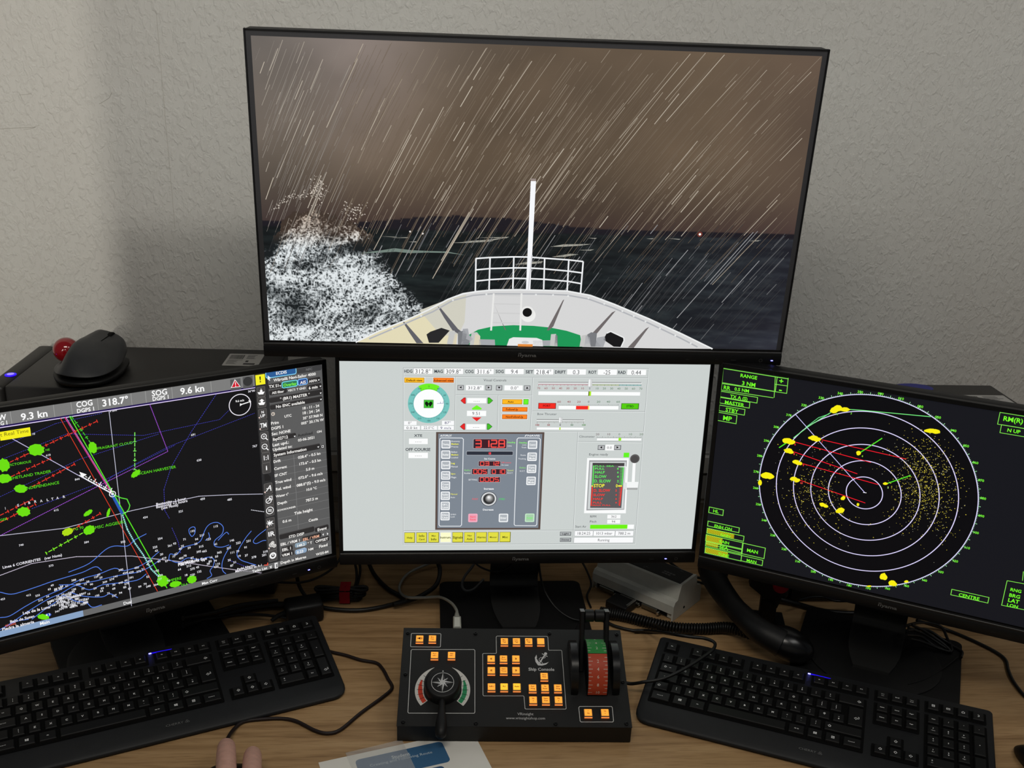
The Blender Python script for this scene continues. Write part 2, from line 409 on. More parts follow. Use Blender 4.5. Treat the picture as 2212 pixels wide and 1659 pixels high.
# ---------------------------------------------------------------- monitors
POSE = {'C': ((0.1238, 1.3639, 0.3007), 0.759, 0.591), 'T': ((0.1184, 1.3212, 0.6796), -0.76, -4.705),
        'L': ((-0.3951, 1.2624, 0.2834), 28.806, 3.626), 'R': ((0.6308, 1.2114, 0.3097), -27.346, -0.767)}
def Rm(k): p, y, t = POSE[k]; return rot3(math.radians(y), -math.radians(t))
A24, A32 = (0.52704, 0.29646), (0.6984, 0.39285)
SCREEN = {}
def monitor(k, label, size, bez, chin, stand=None, border=0.0):
    (x, y, z), yaw, tilt = POSE[k]; w, h = size; R = math.radians
    base = 0.0 if stand else z - 0.2
    t = thing('monitor', label, 'monitor', (x, y, base), R(yaw))
    hl, hr = (0, 0, z - base), (-R(tilt), 0, 0)
    X, ZT, ZB = w / 2 + bez, h / 2 + bez, -(h / 2 + chin)
    hb = MB().box(-X, X, 0.003, 0.026, ZB, ZT, 0.004, 2); hb.box(-X * 0.72, X * 0.72, 0.024, 0.046, ZB + 0.05, ZT - 0.06, 0.012, 3)
    obj('back_housing', hb, 'black_plastic', t, hl, hr, 40)
    e = 0.0022 if border else bez
    bz = MB().box(-X, -X + e, -0.0022, 0.004, ZB, ZT, 0.0006).box(X - e, X, -0.0022, 0.004, ZB, ZT, 0.0006).box(-X + e, X - e, -0.0022, 0.004, ZT - e, ZT, 0.0006)
    obj('bezel', bz, 'bezel_black', t, hl, hr)
    sc = obj('screen', MB().box(-X + e, X - e, -0.0002, 0.003, -h / 2 - 0.001, ZT - e), 'glass_border' if border else 'bezel_black', t, hl, hr)
    ch = obj('chin', MB().box(-X, X, -0.0055, 0.004, ZB, -h / 2 - 0.0055, 0.0022, 2), 'bezel_black', t, hl, hr, 40)
    obj('trim_strip', MB().box(-X + 0.001, X - 0.001, -0.0050, 0.003, -h / 2 - 0.0065, -h / 2 - 0.0025, 0.0008), 'bezel_strip', ch)
    fl = Flat(); ym = ZB + chin * 0.42
    cc = (104, 103, 102)
    # the maker's lettering: double i with a joined top bar, then "yama"
    fl.text('yama', -0.0068, ym, width=0.0205, h=0.0046, col=cc, layer=1, bold=True)
    for q in (-0.0115, -0.0088): fl.poly([(q, ym - 0.0023), (q + 0.0013, ym - 0.0023), (q + 0.0017, ym + 0.0014), (q + 0.0004, ym + 0.0014)], cc, 1)
    fl.poly([(-0.0113, ym + 0.0021), (-0.0072, ym + 0.0021), (-0.0070, ym + 0.0032), (-0.0111, ym + 0.0032)], cc, 1)
    fl.build('logo_lettering', 'print', ch, 'y', (0, -0.0057, 0))
    fl = Flat(); g = (58, 58, 58); xr = X - 0.06
    yb = ZB + chin * 0.36
    for q, tx in ((-0.064, 'auto'), (-0.042, '- /'), (-0.022, '+ *'), (0.0, 'menu')): fl.text(tx, xr + q - 0.012, yb, h=0.0022, col=g, layer=1)
    fl.ring((xr + 0.030, yb), 0.0022, 0.0006, g, 1, 16)
    fl.build('button_marks', 'print', ch, 'y', (0, -0.0057, 0))
    lx = xr + (0.046 if k == 'T' else 0.014)
    obj('power_light', MB().box(lx - 0.0016, lx + 0.0016, -0.0062, -0.005, yb - 0.0006, yb + 0.0006, 0.0003), 'blue_led', t, hl, hr)
    if stand:
        yb_, dx = stand
        b = MB().prism(rrect(-0.118, yb_ - 0.21, 0.118, yb_, 0.012, 5), 0.0008, 0.011, 'z')
        bo = obj('base_plate', b, 'black_plastic', t)
        obj('turntable', MB().lathe([(0.0, 0.0), (0.098, 0.0), (0.098, 0.0016), (0.094, 0.0024), (0.0, 0.0024)], 48), 'black_plastic', bo, (dx, yb_ - 0.105, 0.011), None, 40)
        # flat neck: down from the back of the head, bent forward into a tongue on the base
        prof = [(0.052, 0.26), (yb_ - 0.045, 0.075), (yb_ - 0.030, 0.045), (yb_ - 0.034, 0.026), (yb_ - 0.05, 0.016), (yb_ - 0.150, 0.0135)]
        vs = []; fs = []
        sp = spline([(0, a, b_) for a, b_ in prof], 5); n = len(sp); hw = 0.0395
        for i, p in enumerate(sp):
            tt = (sp[min(i + 1, n - 1)] - sp[max(i - 1, 0)]).normalized(); nn = Vector((0, -tt.z, tt.y)) * 0.005
            u = i / (n - 1); ww = hw if u < 0.86 else hw * (1 - 0.35 * ((u - 0.86) / 0.14) ** 2)
            vs += [p + nn + Vector((-ww + dx, 0, 0)), p + nn + Vector((ww + dx, 0, 0)), p - nn + Vector((ww + dx, 0, 0)), p - nn + Vector((-ww + dx, 0, 0))]
        for i in range(n - 1):
            for q in range(4): fs.append((4 * i + q, 4 * i + (q + 1) % 4, 4 * i + 4 + (q + 1) % 4, 4 * i + 4 + q))
        fs += [(0, 3, 2, 1), (4 * n - 4, 4 * n - 3, 4 * n - 2, 4 * n - 1)]
        nk = obj('neck', MB().add(vs, fs), mat('neck_grey', (38, 38, 38), 0.42, 0.4), t, None, None, 40)
        ya = 0.052 + (yb_ - 0.097) * 0.72; za = 0.26 - 0.185 * 0.72; sl = math.atan2(yb_ - 0.097, 0.185)
        ring = MB().lathe([(0.012, 0.0), (0.017, 0.0), (0.017, 0.003), (0.012, 0.003)], 24)
        Mh = Matrix.Translation((dx, ya - 0.006, za)) @ Matrix.Rotation(math.pi / 2 + sl, 4, 'X')
        r2 = MB().add(ring.v, ring.f[:-2], Mh); obj('cable_ring', r2, 'black_gloss', nk, None, None, 40)
        r3 = MB().lathe([(0.0, 0.0), (0.0125, 0.0), (0.0125, 0.001), (0.0, 0.001)], 24, Mh); obj('cable_hole', r3, 'key_well', nk)
    else:
        # wall arm behind the big monitor
        obj('mount_plate', MB().box(-0.06, 0.06, 0.046, 0.052, -0.06, 0.06, 0.002), 'black_plastic', t, hl, hr)
        obj('mount_arm', MB().box(-0.02, 0.02, 0.050, WALL_Y - y - 0.012, z - base - 0.03, z - base + 0.03, 0.004), 'black_plastic', t)
        obj('wall_plate', MB().box(-0.09, 0.09, WALL_Y - y - 0.012, WALL_Y - y - 0.001, z - base - 0.11, z - base + 0.11, 0.003), 'black_plastic', t)
    SCREEN[k] = sc
    return t
monitor('T', "large wide monitor on the wall showing a stormy night sea over a ship's bow", A32, 0.0085, 0.0225, None, 0.006)
monitor('C', 'middle monitor showing a pale instrument panel, below the large storm monitor', A24, 0.0058, 0.0215, (0.147, 0.004))
monitor('L', 'angled monitor showing a black sea chart with a grey data panel', A24, 0.0068, 0.0225, (0.165, -0.012))
monitor('R', 'angled monitor showing a green radar display with white range rings', A24, 0.0068, 0.0225, (0.187, -0.006))
def px(k, z): p, y, t = POSE[k]; return Px(p, Rm(k), z, 1)
def onscreen(fl, name, k):
    if fl.marks: return fl.build_split('lit_pixels', SCREEN[k], 'y', (0, -0.0003, 0))
    return fl.build(name, 'lit_pixels', SCREEN[k], 'y', (0, -0.0003, 0))
# ---------------------------------------------------------------- middle screen: instrument panel
def seg(fl, ch, x0, y0, x1, y1, w, col, layer=5):
    m = (y0 + y1) / 2
    S = {'a': ((x0, y0), (x1, y0)), 'b': ((x1, y0), (x1, m)), 'c': ((x1, m), (x1, y1)), 'd': ((x0, y1), (x1, y1)), 'e': ((x0, m), (x0, y1)), 'f': ((x0, y0), (x0, m)), 'g': ((x0, m), (x1, m))}
    for q in {'0': 'abcdef', '1': 'bc', '2': 'abged', '3': 'abgcd', '5': 'afgcd', '8': 'abcdefg'}[ch]: fl.l(list(S[q]), w, col, layer)
def centre_screen():
    Z3, C1, C2, C3, C4 = (720, 760, 2.6976), (860, 780, 6.9125), (1140, 780, 7.9), (930, 920, 6.1462), (1180, 930, 6.3826)
    w, h = A24
    f = px('C', Z3); f.rect(-w / 2, -h / 2, w / 2, h / 2, (203, 209, 207), 0)
    onscreen(f, 'backlight', 'C')
    f = px('C', Z3); dk, lt = (138, 143, 143), (236, 240, 240)
    def groove(pts): f.l(pts, 1.8, dk, 1); f.l([(x + 2.5, y + 3) for x, y in pts], 2.2, lt, 1)
    groove([(408, 92), (1836, 97), (1756, 1118)]); groove([(408, 92), (408, 1122), (1756, 1116)])
    groove([(410, 142), (1832, 152)]); groove([(410, 458), (1805, 466)]); groove([(712, 144), (706, 458)]); groove([(1162, 148), (1148, 460)])
    groove([(712, 250), (1158, 252)]); groove([(960, 252), (955, 458)]); groove([(1158, 344), (1815, 348)]); groove([(1424, 466), (1396, 1112)])
    groove([(1422, 522), (1800, 526)]); groove([(410, 1042), (1762, 1038)])
    onscreen(f, 'panel_lines', 'C')
    # top row of readouts
    f = px('C', Z3); tx = (52, 58, 66)
    row = [('HDG', 412, 112, 462, 468, 578, '312.8°', 476, 568), ('MAG', 588, 113, 640, 646, 757, '309.8°', 655, 745), ('COG', 768, 114, 818, 824, 935, '311.6°', 835, 923),
           ('SOG', 946, 114, 994, 1000, 1110, '9.4', 1034, 1076), ('SET', 1120, 116, 1165, 1170, 1282, '218.4°', 1181, 1271), ('DRIFT', 1290, 117, 1354, 1362, 1472, '0.3', 1395, 1436),
           ('ROT', 1486, 118, 1533, 1541, 1652, '-25', 1574, 1616), ('RAD', 1658, 119, 1704, 1712, 1822, '0.44', 1736, 1794)]
    for n, a, y, b, x0, x1, v, t0, t1 in row:
        f.r(x0, y - 17, x1, y + 17, (252, 253, 253), 2); f.fr(x0, y - 17, x1, y + 17, 1.2, (170, 172, 172), 3)
        f.t(n, a, y, b, tx, 4, True, 17); f.t(v, t0, y + 1, t1, (70, 72, 76), 4, False, 24)
    f.zz = C1
    for x0, y0, x1, y1, s, a, b, yy in ((90, 895, 275, 955, '0°', 148, 205, 922), (655, 890, 835, 955, '87°', 693, 790, 920), (90, 965, 325, 1024, '0.0 kt', 122, 290, 995), (345, 965, 580, 1024, '22.0°C', 380, 540, 993), (597, 965, 833, 1024, '9 m/s', 627, 793, 996)):
        f.r(x0, y0, x1, y1, (250, 251, 252), 2); f.t(s, a, yy, b, (60, 62, 110) if 'm' in s or '87' in s else (75, 77, 82), 4, False, 38)
    for x0, y0, x1, y1, s in ((1030, 550, 1315, 628, '- - - -'), (1028, 740, 1313, 820, ''), (1020, 940, 1308, 1020, '- - - -'), (162, 1155, 442, 1238, '- - - -'), (1012, 358, 1278, 437, ''), (1588, 360, 1858, 437, '')):
        f.r(x0, y0, x1, y1, (252, 253, 253), 2)
        if s: m = (x0 + x1) / 2; f.t(s, m - 45, (y0 + y1) / 2 + 5, m + 45, (60, 60, 60), 4, True)
    f.t('312.8°', 1040, 398, 1250, (80, 82, 88), 4, False, 46); f.t('0.0°', 1678, 400, 1800, (80, 82, 88), 4, False, 46); f.t('9.51', 1103, 780, 1232, (80, 82, 88), 4, False, 46)
    f.t('Visual Controls', 1275, 282, 1618, (60, 66, 72), 4, False, 34); f.t('XTE', 240, 1110, 360, (60, 66, 72), 4, True, 36)
    f.zz = Z3; f.t('OFF COURSE', 420, 568, 566, tx, 4, True, 16); f.r(438, 587, 551, 619, (252, 253, 253), 2); f.t('- - - -', 476, 604, 514, (60, 60, 60), 4, True)
    onscreen(f, 'readouts', 'C')
    # wind dial
    f = px('C', C1); c = f.p(458, 634); u = f.mm(458, 634); R1, R0 = 312 * u, 226 * u
    f.circle(c, R1, (118, 196, 190), 2, 64); f.circle(c, R0, (252, 254, 254), 4, 64)
    pts = [(c[0] + R1 * 1.02 * math.sin(q), c[1] + R1 * 1.02 * math.cos(q)) for q in np.linspace(-0.52, 0.52, 14)] + [(c[0] + R0 * 0.9 * math.sin(q), c[1] + R0 * 0.9 * math.cos(q)) for q in np.linspace(0.52, -0.52, 14)]
    f.poly(pts, (112, 240, 34), 3)
    for k in range(72):
        q = math.radians(k * 5); r1 = R0 * (1.10 if k % 2 == 0 else 1.06); f.line([(c[0] + R0 * math.sin(q), c[1] + R0 * math.cos(q)), (c[0] + r1 * math.sin(q), c[1] + r1 * math.cos(q))], 3.4 * u, (30, 70, 90), 5)
    for d in range(0, 360, 30):
        q = math.radians(d); f.text(str(d), c[0] + R1 * 0.88 * math.sin(q), c[1] + R1 * 0.88 * math.cos(q), h=26 * u, col=(20, 60, 60), layer=5, align='c')
    f.r(386, 578, 526, 698, (66, 190, 52), 5); f.fr(386, 578, 526, 698, 6, (90, 120, 80), 6)
    for dx in (-32, 32): f.c(456 + dx, 630, 24, (6, 24, 6), 6, 30); f.c(456 + dx * 0.7, 660, 15, (6, 24, 6), 6, 18)
    f.r(436, 626, 478, 650, (6, 24, 6), 6)
    f.l([(582, 632), (676, 628), (676, 596)], 5, (70, 70, 150), 6); f.l([(632, 630), (632, 606)], 5, (70, 70, 150), 6)
    onscreen(f, 'wind_dial', 'C')
    # buttons and arrows
    f = px('C', C1)
    def btn(x0, y0, x1, y1, col, s, a, yy, b, tc=(90, 40, 10)):
        f.mk('screen_button')
        f.r(x0 - 8, y0 - 8, x1 + 8, y1 + 8, (235, 238, 238), 2); f.r(x0, y0, x1, y1, tuple(int(v * 0.62) for v in col), 3); f.r(x0 + 6, y0 + 6, x1 - 7, y1 - 8, col, 4)
        if s: f.t(s, a, yy, b, tc, 5, True)
    btn(92, 243, 392, 324, (255, 190, 38), 'Default view', 120, 284, 360); btn(525, 245, 832, 322, (255, 132, 36), 'Advanced view', 530, 286, 826)
    btn(1555, 568, 1852, 645, (255, 186, 32), 'Auto', 1636, 605, 1726); btn(1556, 683, 1930, 755, (255, 132, 30), 'FollowUp', 1608, 718, 1790); btn(1553, 793, 1926, 866, (255, 132, 30), 'NonFollowUp', 1606, 830, 1866)
    btn(1872, 566, 1946, 648, (106, 246, 40), '', 0, 0, 0)
    for cx, cy, d in ((933, 394, 'l'), (1352, 396, 'r'), (1508, 398, 'd'), (1926, 400, 'u')):
        f.mk('arrow_button')
        f.r(cx - 46, cy - 38, cx + 46, cy + 38, (110, 112, 114), 3); f.r(cx - 38, cy - 30, cx + 36, cy + 28, (190, 192, 194), 4)
        T = {'l': [(-18, 0), (14, -18), (14, 18)], 'r': [(18, 0), (-14, -18), (-14, 18)], 'd': [(0, 18), (-20, -14), (20, -14)], 'u': [(0, -18), (-20, 14), (20, 14)]}[d]
        f.g([(cx + a, cy + b - 3) for a, b in T], (10, 10, 10), 5)
    red, grn = (232, 38, 38), (66, 190, 36)
    for cx, cy in ((972, 588), (963, 976)):
        f.mk('red_arrow'); f.g([(cx - 42, cy), (cx + 12, cy - 46), (cx + 38, cy - 46), (cx + 38, cy + 48), (cx + 12, cy + 48)], (120, 20, 20), 3); f.g([(cx - 34, cy), (cx + 14, cy - 40), (cx + 32, cy - 40), (cx + 32, cy + 42), (cx + 14, cy + 42)], red, 4)
    for cx, cy in ((1376, 588), (1366, 976)):
        f.mk('green_arrow'); f.g([(cx + 42, cy), (cx - 12, cy - 46), (cx - 40, cy - 46), (cx - 40, cy + 48), (cx - 12, cy + 48)], (20, 80, 16), 3); f.g([(cx + 34, cy), (cx - 14, cy - 40), (cx - 34, cy - 40), (cx - 34, cy + 42), (cx - 14, cy + 42)], grn, 4)
    f.mk('green_arrow'); f.g([(1174, 656), (1250, 705), (1240, 724), (1108, 724), (1100, 705)], (112, 246, 40), 4); f.mk('red_arrow'); f.g([(1100, 838), (1244, 838), (1174, 898)], red, 4)
    f.zz = Z3
    for x, s, s2 in ((445, 'Help', ''), (515, 'Info', 'Card'), (585, 'Man', 'Info'), (655, 'Instrum.', ''), (725, 'Signals', ''), (794, 'Nav', 'Aids'), (863, 'Alarms', ''), (932, 'Mooor', ''), (1001, 'Misc', '')):
        f.mk('menu_button'); sel = x == 655; y = 1082 - (x - 445) * 0.006
        f.r(x - 31, y - 30, x + 31, y + 30, (235, 238, 232) if sel else (120, 120, 50), 3); f.r(x - 29, y - 28, x + 27, y + 26, (252, 252, 205) if sel else (226, 222, 68), 4)
        q = len(s) * 4.2
        f.t(s, x - q, y - (10 if s2 else 0), x + q, (90, 90, 20), 5, True)
        if s2: q = len(s2) * 4.2; f.t(s2, x - q, y + 10, x + q, (90, 90, 20), 5, True)
    for y, s in ((1059, 'Light'), (1094, 'Dimmer')):
        f.mk('menu_button'); f.r(1321, y - 11, 1385, y + 12, (110, 114, 116), 3); f.r(1324, y - 8, 1381, y + 8, (176, 180, 182), 4); f.t(s, 1352 - len(s) * 4, y, 1352 + len(s) * 4, (30, 30, 34), 5, True, 9)
    onscreen(f, 'screen_buttons', 'C')
    # rudder, thruster and clinometer scales
    f = px('C', C2); mar, gr2 = (150, 40, 52), (70, 118, 78)
    def slider(x0, x1, y, xs, top, bot):
        f.l([(x0, y + 10), (x1 + 8, y + 14)], 16, (250, 251, 251), 2); f.l([(x0, y), (x1, y + 6)], 14, (140, 142, 142), 3); f.r(xs - 30, top, xs + 28, bot, (176, 178, 178), 5); f.r(xs - 26, top + 4, xs - 4, bot - 6, (244, 246, 246), 6); f.r(xs + 6, top + 4, xs + 24, bot - 6, (214, 216, 216), 6)
    slider(178, 1940, 360, 1066, 305, 440)
    f.l([(180, 396), (1040, 402)], 14, (196, 150, 158), 3); f.l([(1100, 404), (1560, 408)], 14, (166, 180, 120), 3); f.l([(1560, 408), (1938, 412)], 14, (110, 168, 168), 3)
    for k in range(29): x = 186 + k * 62.4; f.l([(x, 398), (x, 424 if k % 2 == 0 else 414)], 4, mar if k < 14 else (60, 100, 90), 4)
    for k in range(15):
        x = 186 + k * 124.4; v = abs(70 - 10 * k); f.t(str(v), x - (28 if v else 12), 460 + k * 0.6, x + (28 if v else 12), mar if k < 7 else ((20, 20, 60) if k == 7 else gr2), 5, False, 34)
    f.r(182, 516, 1914, 588, (252, 253, 253), 2); f.r(1038, 514, 1078, 592, (176, 236, 40), 4); f.r(1036, 514, 1048, 592, (90, 110, 20), 5)
    f.r(182, 712, 478, 814, (110, 20, 18), 3); f.r(190, 718, 468, 806, (244, 44, 34), 4); f.t('PORT', 258, 760, 388, (110, 10, 10), 5, True)
    f.r(1598, 718, 1892, 822, (30, 80, 10), 3); f.r(1606, 724, 1882, 812, (84, 206, 12), 4); f.t('STBD', 1682, 768, 1808, (20, 80, 10), 5, True)
    for k in range(7): x = 535 + k * 168; v = abs(60 - 20 * k); f.t(str(v), x - (32 if v else 14), 692, x + (32 if v else 14), mar if k < 3 else ((70, 70, 70) if k == 3 else gr2), 5, False, 34)
    for k in range(49): x = 535 + k * 21; f.l([(x, 735 if k % 8 == 0 else 745), (x, 757)], 5, (80, 84, 84), 4)
    f.r(528, 760, 1544, 826, (252, 253, 253), 2); f.r(824, 762, 1030, 824, (246, 44, 34), 4); f.r(1030, 758, 1048, 826, (250, 230, 110), 4)
    f.t('Bow Thruster', 160, 900, 494, (66, 72, 78), 5, False, 36)
    slider(152, 960, 996, 562, 958, 1052)
    for k in range(41): x = 160 + k * 19.8; f.l([(x, 1028), (x, 1068 if k % 10 == 0 else (1058 if k % 5 == 0 else 1046))], 5, (120, 110, 100), 4)
    for x, s, cl in ((160, '100', mar), (355, '50', mar), (553, '0', (40, 40, 40)), (752, '50', gr2), (952, '100', (70, 140, 50))): q = len(s) * 12; f.t(s, x - q, 1088, x + q, cl, 5, True, 28)
    f.r(155, 1130, 948, 1170, (252, 253, 253), 2); f.r(538, 1128, 560, 1172, (190, 226, 90), 4)
    f.t('Clinometer', 876, 1285, 1144, (66, 72, 78), 5, False, 36)
    for x, s in ((1190, '20'), (1378, '10'), (1562, '0'), (1748, '10'), (1936, '20')): q = len(s) * 16; f.t(s, x - q, 1247, x + q, (110, 84, 88) if x < 1500 else (90, 120, 90), 5, False, 34)
    for k in range(41): x = 1182 + k * 18.8; f.l([(x, 1284 if k % 5 == 0 else 1294), (x, 1310)], 5, (84, 88, 88), 4)
    f.r(1182, 1316, 1934, 1354, (252, 253, 253), 2); f.r(1550, 1306, 1592, 1358, (150, 232, 40), 4)
    onscreen(f, 'scales', 'C')
    # autopilot unit
    f = px('C', C3); wh, ye, gn, rd, am = (246, 248, 250), (250, 246, 70), (140, 236, 110), (255, 70, 80), (255, 82, 74)
    f.g([(74, 80), (1512, 82), (1456, 1374), (62, 1378)], (92, 78, 72), 1); f.g([(104, 102), (1484, 106), (1430, 1352), (90, 1354)], (126, 135, 146), 2)
    f.t('AUTOPILOT', 130, 128, 282, wh, 4, True, 24); f.g([(1246, 140), (1268, 116), (1282, 114), (1262, 140)], wh, 4); f.t('NAVIS', 1284, 128, 1450, wh, 4, True, 22)
    for pts in ([(140, 158), (420, 160), (436, 176), (412, 1312), (396, 1330), (126, 1330), (112, 1312), (124, 172)], [(1166, 158), (1442, 160), (1458, 178), (1410, 1306), (1394, 1324), (1124, 1322), (1110, 1306), (1148, 176)]): f.l(pts, 10, (232, 236, 240), 3, True)
    def key(x, y, col=(244, 246, 248), inn=(176, 182, 188), s='', s2='', tc=(250, 252, 252)):
        f.rr(x - 60, y - 56, x + 60, y + 56, 16, col, 4); f.rr(x - 46, y - 44, x + 46, y + 42, 6, inn, 5)
        if s: f.t(s, x - 40, y - (16 if s2 else 0), x + 40, tc, 6, True, 24)
        if s2: f.t(s2, x - 40, y + 20, x + 40, tc, 6, True, 24)
    for x, y, s, s2 in ((205, 242, 'Yawing', ''), (202, 380, 'Rudder', ''), (202, 518, 'Speed', ''), (200, 656, 'Heading', 'Sensor'), (199, 790, 'Count', 'Rudder'), (196, 926, 'Rudder', 'Limit'), (195, 1060, 'Off C.', 'Limit'), (193, 1196, 'Dim', 'Unit'), (1354, 248, 'Control', ''), (1348, 408, 'Track', 'Mode'), (1341, 568, 'Turn', 'Mode'), (1334, 728, 'Program', 'Mode'), (968, 1220, 'Enter', '')): key(x, y, s=s, s2=s2)
    key(562, 1220, (246, 176, 196), (236, 160, 180), 'Alarm', 'Reset', (255, 90, 110)); key(1316, 1218, (196, 232, 200), (168, 206, 172), 'Accept', '', (120, 240, 110))
    for x, y, x1, s, cl in ((277, 202, 390, 'Economy', wh), (275, 238, 374, 'Medium', ye), (275, 274, 368, 'Precise', wh), (274, 344, 356, 'Ballast', wh), (274, 381, 370, 'Medium', ye), (273, 418, 366, 'Loaded', wh), (272, 494, 322, 'Log', ye), (270, 538, 362, 'Manual', wh), (270, 634, 330, 'Gyro', ye), (269, 680, 342, 'Magn', wh), (266, 904, 356, 'Manual', ye), (265, 946, 325, 'Auto', wh), (264, 1174, 340, 'GYRO', wh), (264, 1204, 322, 'Lock', wh),
                            (1020, 216, 1124, 'Heading', gn), (1020, 264, 1078, 'COG', wh), (1174, 220, 1278, 'Heading', gn), (1216, 252, 1274, 'COG', wh), (1206, 284, 1274, 'Track', wh), (1194, 386, 1266, 'Route', wh), (1164, 434, 1266, 'Tracking', wh), (1180, 552, 1264, 'Radius', gn), (1184, 598, 1256, 'R.O.T.', wh),
                            (712, 434, 860, 'Set Course', wh), (940, 484, 1070, 'Off course', rd), (940, 518, 1036, 'On Limit', wh), (448, 586, 534, 'Radius', gn), (446, 626, 534, 'Rudder', wh), (1020, 588, 1100, 'Speed', (220, 240, 120)), (1020, 624, 1096, 'R.O.T.', wh), (502, 713, 620, 'SETTING', wh), (708, 832, 840, 'Increase', wh), (694, 1110, 836, 'Decrease', wh), (552, 970, 632, 'PORT', rd), (906, 970, 988, 'STBD', (40, 226, 90))): f.t(s, x, y, x1, cl, 5, s in ('Medium', 'Set Course', 'Increase', 'Decrease', 'Log', 'Gyro', 'Heading'))
    def disp(x0, y0, x1, y1, s, w, dots=True):
        f.rr(x0 - 5, y0 - 5, x1 + 5, y1 + 5, 12, (190, 170, 172), 3); f.rr(x0, y0, x1, y1, 8, (44, 40, 52), 4)
        n = len(s); cw = (x1 - x0 - 20) / n; pad = cw * 0.18
        for k, ch in enumerate(s):
            a = x0 + 14 + k * cw
            if ch != ' ': f.r(a + 2, y0 + 4, a + cw - pad + 4, y1 - 4, (70, 26, 34), 4)
            if ch != ' ': seg(f, ch, a + pad * 0.6, y0 + (y1 - y0) * 0.13, a + cw - pad, y1 - (y1 - y0) * 0.13, w, am)
    disp(572, 174, 1006, 296, '3128', 16); f.r(888, 278, 902, 292, am, 6)
    f.rr(475, 332, 1097, 390, 14, (176, 182, 190), 3); f.rr(480, 337, 1092, 385, 10, (44, 48, 60), 4); f.l([(776, 350), (776, 376)], 8, rd, 5); f.l([(788, 346), (788, 382)], 8, rd, 5); f.l([(799, 350), (799, 376)], 8, rd, 5)
    disp(640, 468, 926, 530, '0312', 10); disp(552, 570, 758, 640, '005', 10); disp(798, 572, 1004, 640, '010', 10); disp(638, 678, 920, 744, '0005', 10)
    for k, (r_, cl) in enumerate(((108, (84, 88, 94)), (98, (226, 228, 230)), (82, (120, 122, 124)), (72, (40, 40, 42)))): f.c(774, 968, r_, cl, 4 + k)
    for k in range(10): f.c(778 - k * 1.2 + 6, 962 - k * 2, 62 - k * 5.5, tuple(int(70 + k * 19) for _ in range(3)), 8 + k * 0.3)
    onscreen(f, 'autopilot_unit', 'C')
    # engine telegraph and status
    f = px('C', C4)
    for cx, d in ((758, 'l'), (984, 'r')):
        f.r(cx - 46, 200, cx + 44, 266, (106, 108, 112), 3); f.r(cx - 38, 208, cx + 34, 256, (188, 190, 192), 4); f.g([(cx - 20, 231), (cx + 12, 214), (cx + 12, 248)] if d == 'l' else [(cx + 16, 231), (cx - 16, 214), (cx - 16, 248)], (10, 10, 10), 5)
    f.r(818, 192, 934, 274, (250, 251, 251), 2); f.t('0.0', 836, 234, 904, (80, 80, 84), 4, False, 32); f.t('Engine ready', 588, 327, 852, (60, 64, 70), 4, False, 30); f.r(1068, 304, 1140, 368, (100, 244, 34), 4)
    f.g([(564, 378), (1138, 380), (1096, 1140), (520, 1138)], (250, 251, 251), 2); f.g([(592, 408), (1112, 410), (1074, 1090), (552, 1100)], (158, 160, 162), 3); f.g([(604, 430), (1100, 432), (1066, 1080), (570, 1084)], (208, 212, 212), 4)
    f.g([(638, 444), (1078, 446), (1034, 1066), (604, 1064)], (92, 90, 92), 5); f.g([(638, 444), (1078, 446), (1074, 480), (636, 478)], (66, 64, 66), 6)
    gn, rd = (96, 240, 96), (252, 54, 44)
    for s, x, y, x1, v, hh in (('FULL SEA', 666, 488, 934, '', 18), ('FULL', 668, 523, 802, '8', 26), ('HALF', 666, 573, 806, '6', 32), ('SLOW', 664, 632, 828, '4', 36), ('D. SLOW', 656, 694, 888, '2', 38)): f.t(s, x, y, x1, gn, 7, True, hh); v and f.t(v, 974, y + 2, 1000, gn, 7, True, hh * 0.8)
    f.t('STOP', 652, 758, 802, (252, 248, 60), 7, True, 44); f.t('0', 958, 760, 984, (252, 248, 60), 7, True, 40)
    for s, x, y, x1, v, hh in (('D. SLOW', 650, 824, 880, '2', 36), ('SLOW', 646, 886, 806, '4', 32), ('HALF', 642, 940, 780, '6', 28), ('FULL', 640, 992, 768, '8', 24), ('MAX FULL', 634, 1028, 888, '', 16)): f.t(s, x, y, x1, rd, 7, True, hh); v and f.t(v, 950, y, 974, rd, 7, True, hh * 0.7)
    f.l([(654, 480), (640, 752)], 14, gn, 7); f.l([(636, 768), (618, 1036)], 14, rd, 7); f.l([(1064, 492), (1044, 748)], 12, gn, 7); f.l([(1040, 775), (1010, 1036)], 12, rd, 7)
    for k in range(12): y = 505 + k * 21; f.l([(1022 - k * 1.2, y), (1062 - k * 1.5, y)], 6, gn, 7)
    for k in range(12): y = 790 + k * 21; f.l([(1006 - k * 1.6, y), (1036 - k * 1.8, y)], 6, rd, 7)
    f.l([(990, 762), (1044, 762)], 20, (252, 248, 60), 8); f.l([(622, 762), (642, 762)], 16, (252, 248, 60), 8)
    f.l([(992, 498), (1100, 498), (1090, 716)], 10, (252, 253, 253), 8); f.g([(1070, 720), (1112, 716), (1108, 790), (1064, 812)], (224, 226, 228), 8)
    f.g([(1192, 440), (1234, 440), (1220, 722), (1176, 722)], (250, 251, 251), 8); f.l([(1236, 448), (1222, 716)], 5, (180, 182, 182), 8); f.g([(1116, 706), (1270, 706), (1256, 816), (1106, 814)], (244, 246, 246), 9); f.g([(1110, 786), (1260, 786), (1256, 816), (1106, 814)], (170, 172, 172), 10)
    f.c(1220, 386, 66, (92, 90, 90), 9); f.c(1218, 392, 50, (76, 74, 74), 10)
    f.t('RPM', 602, 1184, 692, (60, 64, 70), 4, False, 30); f.t('Pitch', 598, 1253, 694, (60, 64, 70), 4, False, 30); f.t('Start Air', 398, 1322, 552, (60, 64, 70), 4, False, 30)
